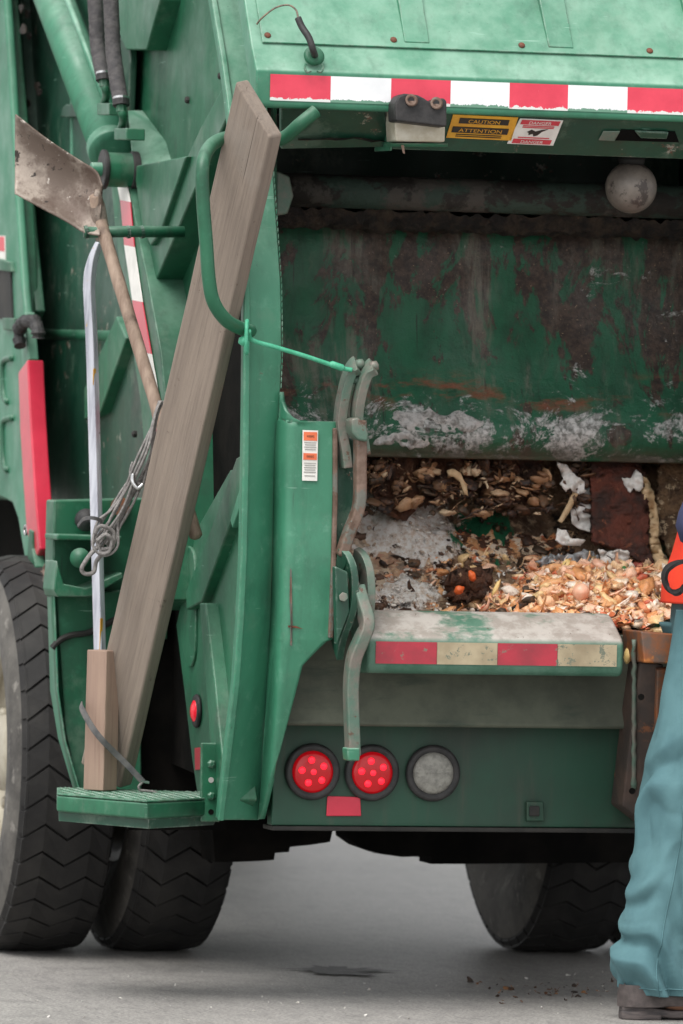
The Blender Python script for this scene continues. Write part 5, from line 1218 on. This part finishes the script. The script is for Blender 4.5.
# ================================================================== person walking to the right
PG = G(655, 1019)
person = empty('person', (PG.x+.16, PG.y+.05, 0)); PO = Vector(person.location)
YP0 = PG.y                       # plane of the trailing (near) leg
def loft(rings, n=48, fold=None, cap=True):
    """rings: (center, rx, ry, tilt) ; fold(t, a) -> radial offset"""
    V = []; m = len(rings)
    for i, (c_, rx, ry) in enumerate(rings):
        for k in range(n):
            a = 2*pi*k/n; f = fold(i/(m-1), a, c_) if fold else 0; V.append(Vector(c_)+Vector(((rx+f)*cos(a), (ry+f)*sin(a), 0)))
    Fs = [(i*n+k, i*n+(k+1) % n, (i+1)*n+(k+1) % n, (i+1)*n+k) for i in range(m-1) for k in range(n)]
    if cap: Fs += [tuple(range(n)), tuple(range((m-1)*n, m*n))]
    return V, Fs
def rs(tab, k):     # resample ring table (x, y, z, rx, ry)
    P = smoothpath([Vector(t[:3]) for t in tab], k); Q = smoothpath([Vector((t[3], t[4], 0)) for t in tab], k)
    return [(p, q.x, q.y) for p, q in zip(P, Q)]
ed = {}
def zpix(py, px=660): return R(px, py, YP0).z
def xpix(px, py): return R(px, py, YP0).x
# trailing leg silhouette: back edge (px, py) and half-depth
back = [(619.5, 994, .092), (614, 974, .098), (617, 952, .098), (622, 925, .097), (630, 885, .097), (638, 844, .097), (641, 804, .098), (650, 758, .102), (659, 720, .107), (666, 686, .113), (674, 645, .122), (679, 610, .13)]
leg = []
for px, py, r in back:
    x0 = xpix(px, py); leg.append((x0+r, YP0, zpix(py, px), r, r*.86))
hipx = leg[-1][0]
def ridge(v): return 1-abs(2*((v/2/pi) % 1)-1)**1.0*2
def folds(t, a, c_):
    z = c_.z; f = 0
    low = max(0, 1-(z-.06)/.34)
    w1 = 1.9*noise.noise((cos(a)*.9+2, sin(a)*.9, z*4)); 
    f += low**.8*.015*sin(z*44+1.7*cos(a+.6)+3.4*w1)
    f += low*.011*ridge(z*60-2.8*sin(a)+6*w1)
    kn_ = math.exp(-((z-.50)/.2)**2); f += kn_*.008*sin(z*34+2.8*cos(a-.4)+3*w1)+kn_*.008*ridge(z*40-3*cos(a)+5*w1)
    f += .007*noise.noise((cos(a)*1.6+3, sin(a)*1.6, z*5))+.003*noise.noise((cos(a)*4, sin(a)*4, z*16))
    f += .004*sin(3*a+z*5)*max(0, min(1, (z-.5)/.3))
    return f
tl = loft(rs(leg, 14), 96, folds)
# leading leg
LX = hipx+.16; YL2 = YP0+.20
leg2 = [(LX+.25, YL2, .09, .095, .085), (LX+.23, YL2, .2, .09, .082), (LX+.17, YL2, .42, .093, .085), (LX+.06, YL2, .62, .108, .095), (LX-.07, YL2-.01, .82, .13, .112), (hipx+.01, YL2-.03, .96, .13, .12)]
tl2 = loft(rs(leg2, 8), 40, folds)
hz_ = leg[-1][2]
pel = loft(rs([(hipx+.02, YP0+.09, hz_-.16, .11, .16), (hipx+.01, YP0+.09, hz_-.06, .12, .178), (hipx+.01, YP0+.09, hz_+.02, .118, .175), (hipx+.01, YP0+.09, hz_+.10, .11, .16)], 5), 40, lambda t, a, c_: .003*noise.noise((cos(a)*2, sin(a)*2, c_.z*9)))
# body: one continuous skin
pelv = Vector((hipx, YP0+.09, hz_)); tilt = .05
def skin_body():
    J = {}
    def j(n_, p, r): J[n_] = (Vector(p), r)
    z0 = hz_
    j('pel', pelv, .105); j('waist', pelv+Vector((.01, 0, .13)), .10); j('chest', pelv+Vector((.075, 0, .32)), .105); j('uchest', pelv+Vector((.09, 0, .43)), .09)
    j('neck', pelv+Vector((.105, 0, .515)), .055); j('head0', pelv+Vector((.13, 0, .575)), .065); j('head1', pelv+Vector((.15, 0, .65)), .088); j('head2', pelv+Vector((.145, 0, .72)), .080); j('crown', pelv+Vector((.14, 0, .76)), .05)
    for s, nm in ((-1, 'r'), (1, 'l')):
        hp_ = pelv+Vector((0, s*.09, -.03)); j(nm+'hip', hp_, .075)
        if s < 0: k_, a_, f_, t_ = Vector((leg[7][0], YP0, leg[7][2])), Vector((leg[1][0]-.01, YP0, .10)), Vector((leg[1][0]+.05, YP0, .045)), Vector((leg[1][0]+.11, YP0, .04))
        else: k_, a_, f_, t_ = Vector((LX+.12, YL2, .52)), Vector((LX+.22, YL2, .10)), Vector((LX+.28, YL2, .045)), Vector((LX+.33, YL2, .04))
        j(nm+'knee', k_, .05); j(nm+'ank', a_, .038); j(nm+'foot', f_, .03); j(nm+'toe', t_, .02)
        sh = pelv+Vector((.085, s*.19, .43)); j(nm+'sh', sh, .062)
        if s < 0: el, wr = pelv+Vector((-.128, -.25, .215)), pelv+Vector((.11, -.26, .12))
        else: el, wr = pelv+Vector((.09, .27, .15)), pelv+Vector((.30, .22, .12))
        j(nm+'el', el, .045); j(nm+'wr', wr, .030); dirv = (wr-el).normalized(); side = Vector((0, s, 0)); dn = dirv.cross(side).normalized()
        if dn.z > 0: dn = -dn
        pa_ = wr+dirv*.055; j(nm+'palm', pa_, .030)
        for fi, (off, ln) in enumerate(((.030, .058), (.011, .066), (-.010, .062), (-.028, .048))):
            b_ = wr+dirv*.085-dn*off*-1*.9; j(f'{nm}f{fi}a', b_, .0105); j(f'{nm}f{fi}b', b_+dirv*ln*.55-side*.012, .0095); j(f'{nm}f{fi}c', b_+dirv*ln*.85-side*.034, .0085)
        j(nm+'t0', wr+dirv*.035-dn*.030, .012); j(nm+'t1', wr+dirv*.07-dn*.052-side*.01, .0105); j(nm+'t2', wr+dirv*.095-dn*.055-side*.02, .009)
    ch = [('pel', 'waist'), ('waist', 'chest'), ('chest', 'uchest'), ('uchest', 'neck'), ('neck', 'head0'), ('head0', 'head1'), ('head1', 'head2'), ('head2', 'crown')]
    for nm in 'rl':
        ch += [('pel', nm+'hip'), (nm+'hip', nm+'knee'), (nm+'knee', nm+'ank'), (nm+'ank', nm+'foot'), (nm+'foot', nm+'toe'), ('uchest', nm+'sh'), (nm+'sh', nm+'el'), (nm+'el', nm+'wr'), (nm+'wr', nm+'palm'), (nm+'wr', nm+'t0'), (nm+'t0', nm+'t1'), (nm+'t1', nm+'t2')]
        for fi in range(4): ch += [(nm+'palm', f'{nm}f{fi}a'), (f'{nm}f{fi}a', f'{nm}f{fi}b'), (f'{nm}f{fi}b', f'{nm}f{fi}c')]
    names = list(J); idx = {k: i for i, k in enumerate(names)}
    me = bpy.data.meshes.new('body'); me.from_pydata([tuple(J[k][0]) for k in names], [(idx[a], idx[b]) for a, b in ch], [])
    o = bpy.data.objects.new('body', me); col.objects.link(o); me.materials.append(M['skin'])
    s = o.modifiers.new('skin', 'SKIN'); s.use_smooth_shade = True
    lay = me.skin_vertices[0].data
    for k in names: lay[idx[k]].radius = (J[k][1], J[k][1]); lay[idx[k]].use_root = (k == 'pel')
    ss = o.modifiers.new('sub', 'SUBSURF'); ss.levels = 1; ss.render_levels = 2
    o.parent = person; return o, J
body, J = skin_body()
hd = J['head1'][0]
ob('nose', *lathe([(.004, 0), (.014, .012), (.009, .03), (.002, .042)], hd+Vector((.075, 0, -.012)), (1, 0, -.25), 12), 'skin', person, smooth=True)
for s in (-1, 1): ob('ear', *tube([hd+Vector((-.01, s*.083, -.03)), hd+Vector((-.018, s*.092, 0)), hd+Vector((-.012, s*.085, .03))], [.006, .011, .008], 8), 'skin', person, smooth=True)
for s in (-1, 1): ob('eye', *lathe([(.001, -.008), (.009, -.003), (.009, .003), (.001, .008)], hd+Vector((.078, s*.032, .015)), (1, 0, 0), 12), 'sticker_black', person, smooth=True)
ob('mouth', *tube([hd+Vector((.078, -.024, -.052)), hd+Vector((.086, 0, -.054)), hd+Vector((.078, .024, -.052))], .005, 8), 'sticker_red', person, smooth=True)
hr = []
for i in range(15):
    for k in range(28):
        t = i/14*1.75; a = 2*pi*k/28; fr = 1 if cos(a) < .45 else .62; tt_ = t*fr; q = Vector((sin(tt_)*cos(a), sin(tt_)*sin(a), cos(tt_))); hr.append(J['head2'][0]+Vector((q.x*.104, q.y*.096, q.z*.085-.005))*(1+.03*noise.noise(q*6)))
ob('hair', hr, [(i*28+k, i*28+(k+1) % 28, (i+1)*28+(k+1) % 28, (i+1)*28+k) for i in range(14) for k in range(28)], 'hair', person, smooth=True)
ob('trousers', *join(tl, tl2, pel), 'teal_cloth', person, smooth=True)
rl_ = rs(leg, 14)
seam = []; hem = []
for i, (c_, rx, ry) in enumerate(rl_):
    a = -1.75; f = folds(i/(len(rl_)-1), a, c_)+.0006; seam.append(c_+Vector(((rx+f)*cos(a), (ry+f)*sin(a), 0)))
c_, rx, ry = rl_[6]
for k in range(49):
    a = 2*pi*k/48; f = folds(0, a, c_)+.0006; hem.append(c_+Vector(((rx+f)*cos(a), (ry+f)*sin(a), 0)))
ob('trouser_seam', *tube(seam, .0016, 6), 'teal_cloth', person, smooth=True); ob('trouser_hem', *tube(hem, .0018, 6), 'teal_cloth', person, smooth=True)
# jacket with sleeves, vest over it
def torso(rows_, n=44, f=None): return loft(rs(rows_, 6), n, f)
px_, py_ = pelv.x, pelv.y
wr_ = lambda t, a, c_: .006*noise.noise((cos(a)*2.2, sin(a)*2.2, c_.z*9))+.004*sin(c_.z*50+a*2)*max(0, 1-(c_.z-hz_)/.2)
jk = torso([(px_+.005, py_, hz_+.02, .122, .19), (px_+.012, py_, hz_+.12, .120, .186), (px_+.07, py_, hz_+.30, .125, .205), (px_+.09, py_, hz_+.42, .108, .20), (px_+.095, py_, hz_+.49, .075, .11), (px_+.10, py_, hz_+.53, .062, .07)], f=wr_)
sl_g = []
for nm in 'rl':
    a, b, c = J[nm+'sh'][0], J[nm+'el'][0], J[nm+'wr'][0]
    pt = smoothpath([a, a.lerp(b, .5), b, b.lerp(c, .5), c], 10); rr = [interp([(0, .078), (.5, .062), (.8, .055), (1, .046)], i/(len(pt)-1))+.005*noise.noise((i*.5, 3, 1))+.003*sin(i*1.3) for i in range(len(pt))]
    sl_g.append(tube(pt, rr, 24))
ob('jacket', *join(jk, *sl_g), 'navy_cloth', person, smooth=True)
vz0 = zpix(604, 679)
vt = torso([(px_+.006, py_, vz0, .143, .204), (px_+.008, py_, hz_+.07, .140, .20), (px_+.02, py_, hz_+.14, .130, .194), (px_+.07, py_, hz_+.30, .135, .213), (px_+.09, py_, hz_+.40, .12, .19), (px_+.095, py_, hz_+.455, .10, .15)], f=lambda t, a, c_: .005*noise.noise((cos(a)*2.2, sin(a)*2.2, c_.z*9)))
vest = ob('vest', *vt, 'orange_cloth', person, smooth=True)
lc = R(670, 577, py_-.13)
ob('vest_strap', *bar(smoothpath([R(690, 560, py_-.20), R(678, 563, py_-.19), R(668, 569, py_-.16), R(664.5, 578, py_-.14), R(668, 588, py_-.14), R(676, 592, py_-.16), R(684, 588, py_-.19)], 6), (0, 1, 0), .03, .008), 'strap_black', vest)
# boots
def boot(hx, y, z0=0.):
    up_ = loft(rs([(hx+.09, y, z0+.034, .128, .046), (hx+.088, y, z0+.05, .127, .049), (hx+.075, y, z0+.07, .112, .047), (hx+.052, y, z0+.095, .082, .044), (hx+.048, y, z0+.17, .07, .046)], 5), 36, lambda t, a, c_: .003*noise.noise((cos(a)*3, sin(a)*3, c_.z*40))+(.003*sin(c_.z*240) if cos(a) > .2 and c_.z > .055 else 0))
    o = ob('boot', *up_, 'boot_leather', person, smooth=True)
    so_ = [Vector((hx+x, y+yy, z0+.018)) for x, yy in ((-.04, -.02), (-.035, .025), (.0, .038), (.08, .036), (.15, .048), (.21, .035), (.225, 0), (.21, -.035), (.15, -.048), (.08, -.036), (.0, -.038))]
    sl = ob('sole', *prism([p-Vector((0, 0, .012)) if p.x > hx+.07 else p for p in so_], (0, 0, .018)), 'boot_sole', o, .004)
    he = [Vector((hx+x, y+yy, z0)) for x, yy in ((-.041, -.02), (-.037, .024), (-.01, .038), (.055, .037), (.06, 0), (.055, -.037), (-.01, -.038))]
    ob('heel', *prism(he, (0, 0, .022)), 'boot_sole', o, .004)
    ob('heel_counter', *loft([(Vector((hx+.022, y, z0+.032)), .068, .049), (Vector((hx+.02, y, z0+.06)), .066, .049), (Vector((hx+.02, y, z0+.085)), .062, .047)], 24, cap=False), 'boot_leather', o, smooth=True)
hx0 = xpix(620, 1005)+.04
boot(hx0, YP0); boot(LX+.17, YL2)
for o in person.children: o.matrix_parent_inverse = Matrix.Translation(-PO)
tag(person, 'person in teal trousers and orange vest walking past the right of the hopper', 'person')
bpy.context.view_layer.update()
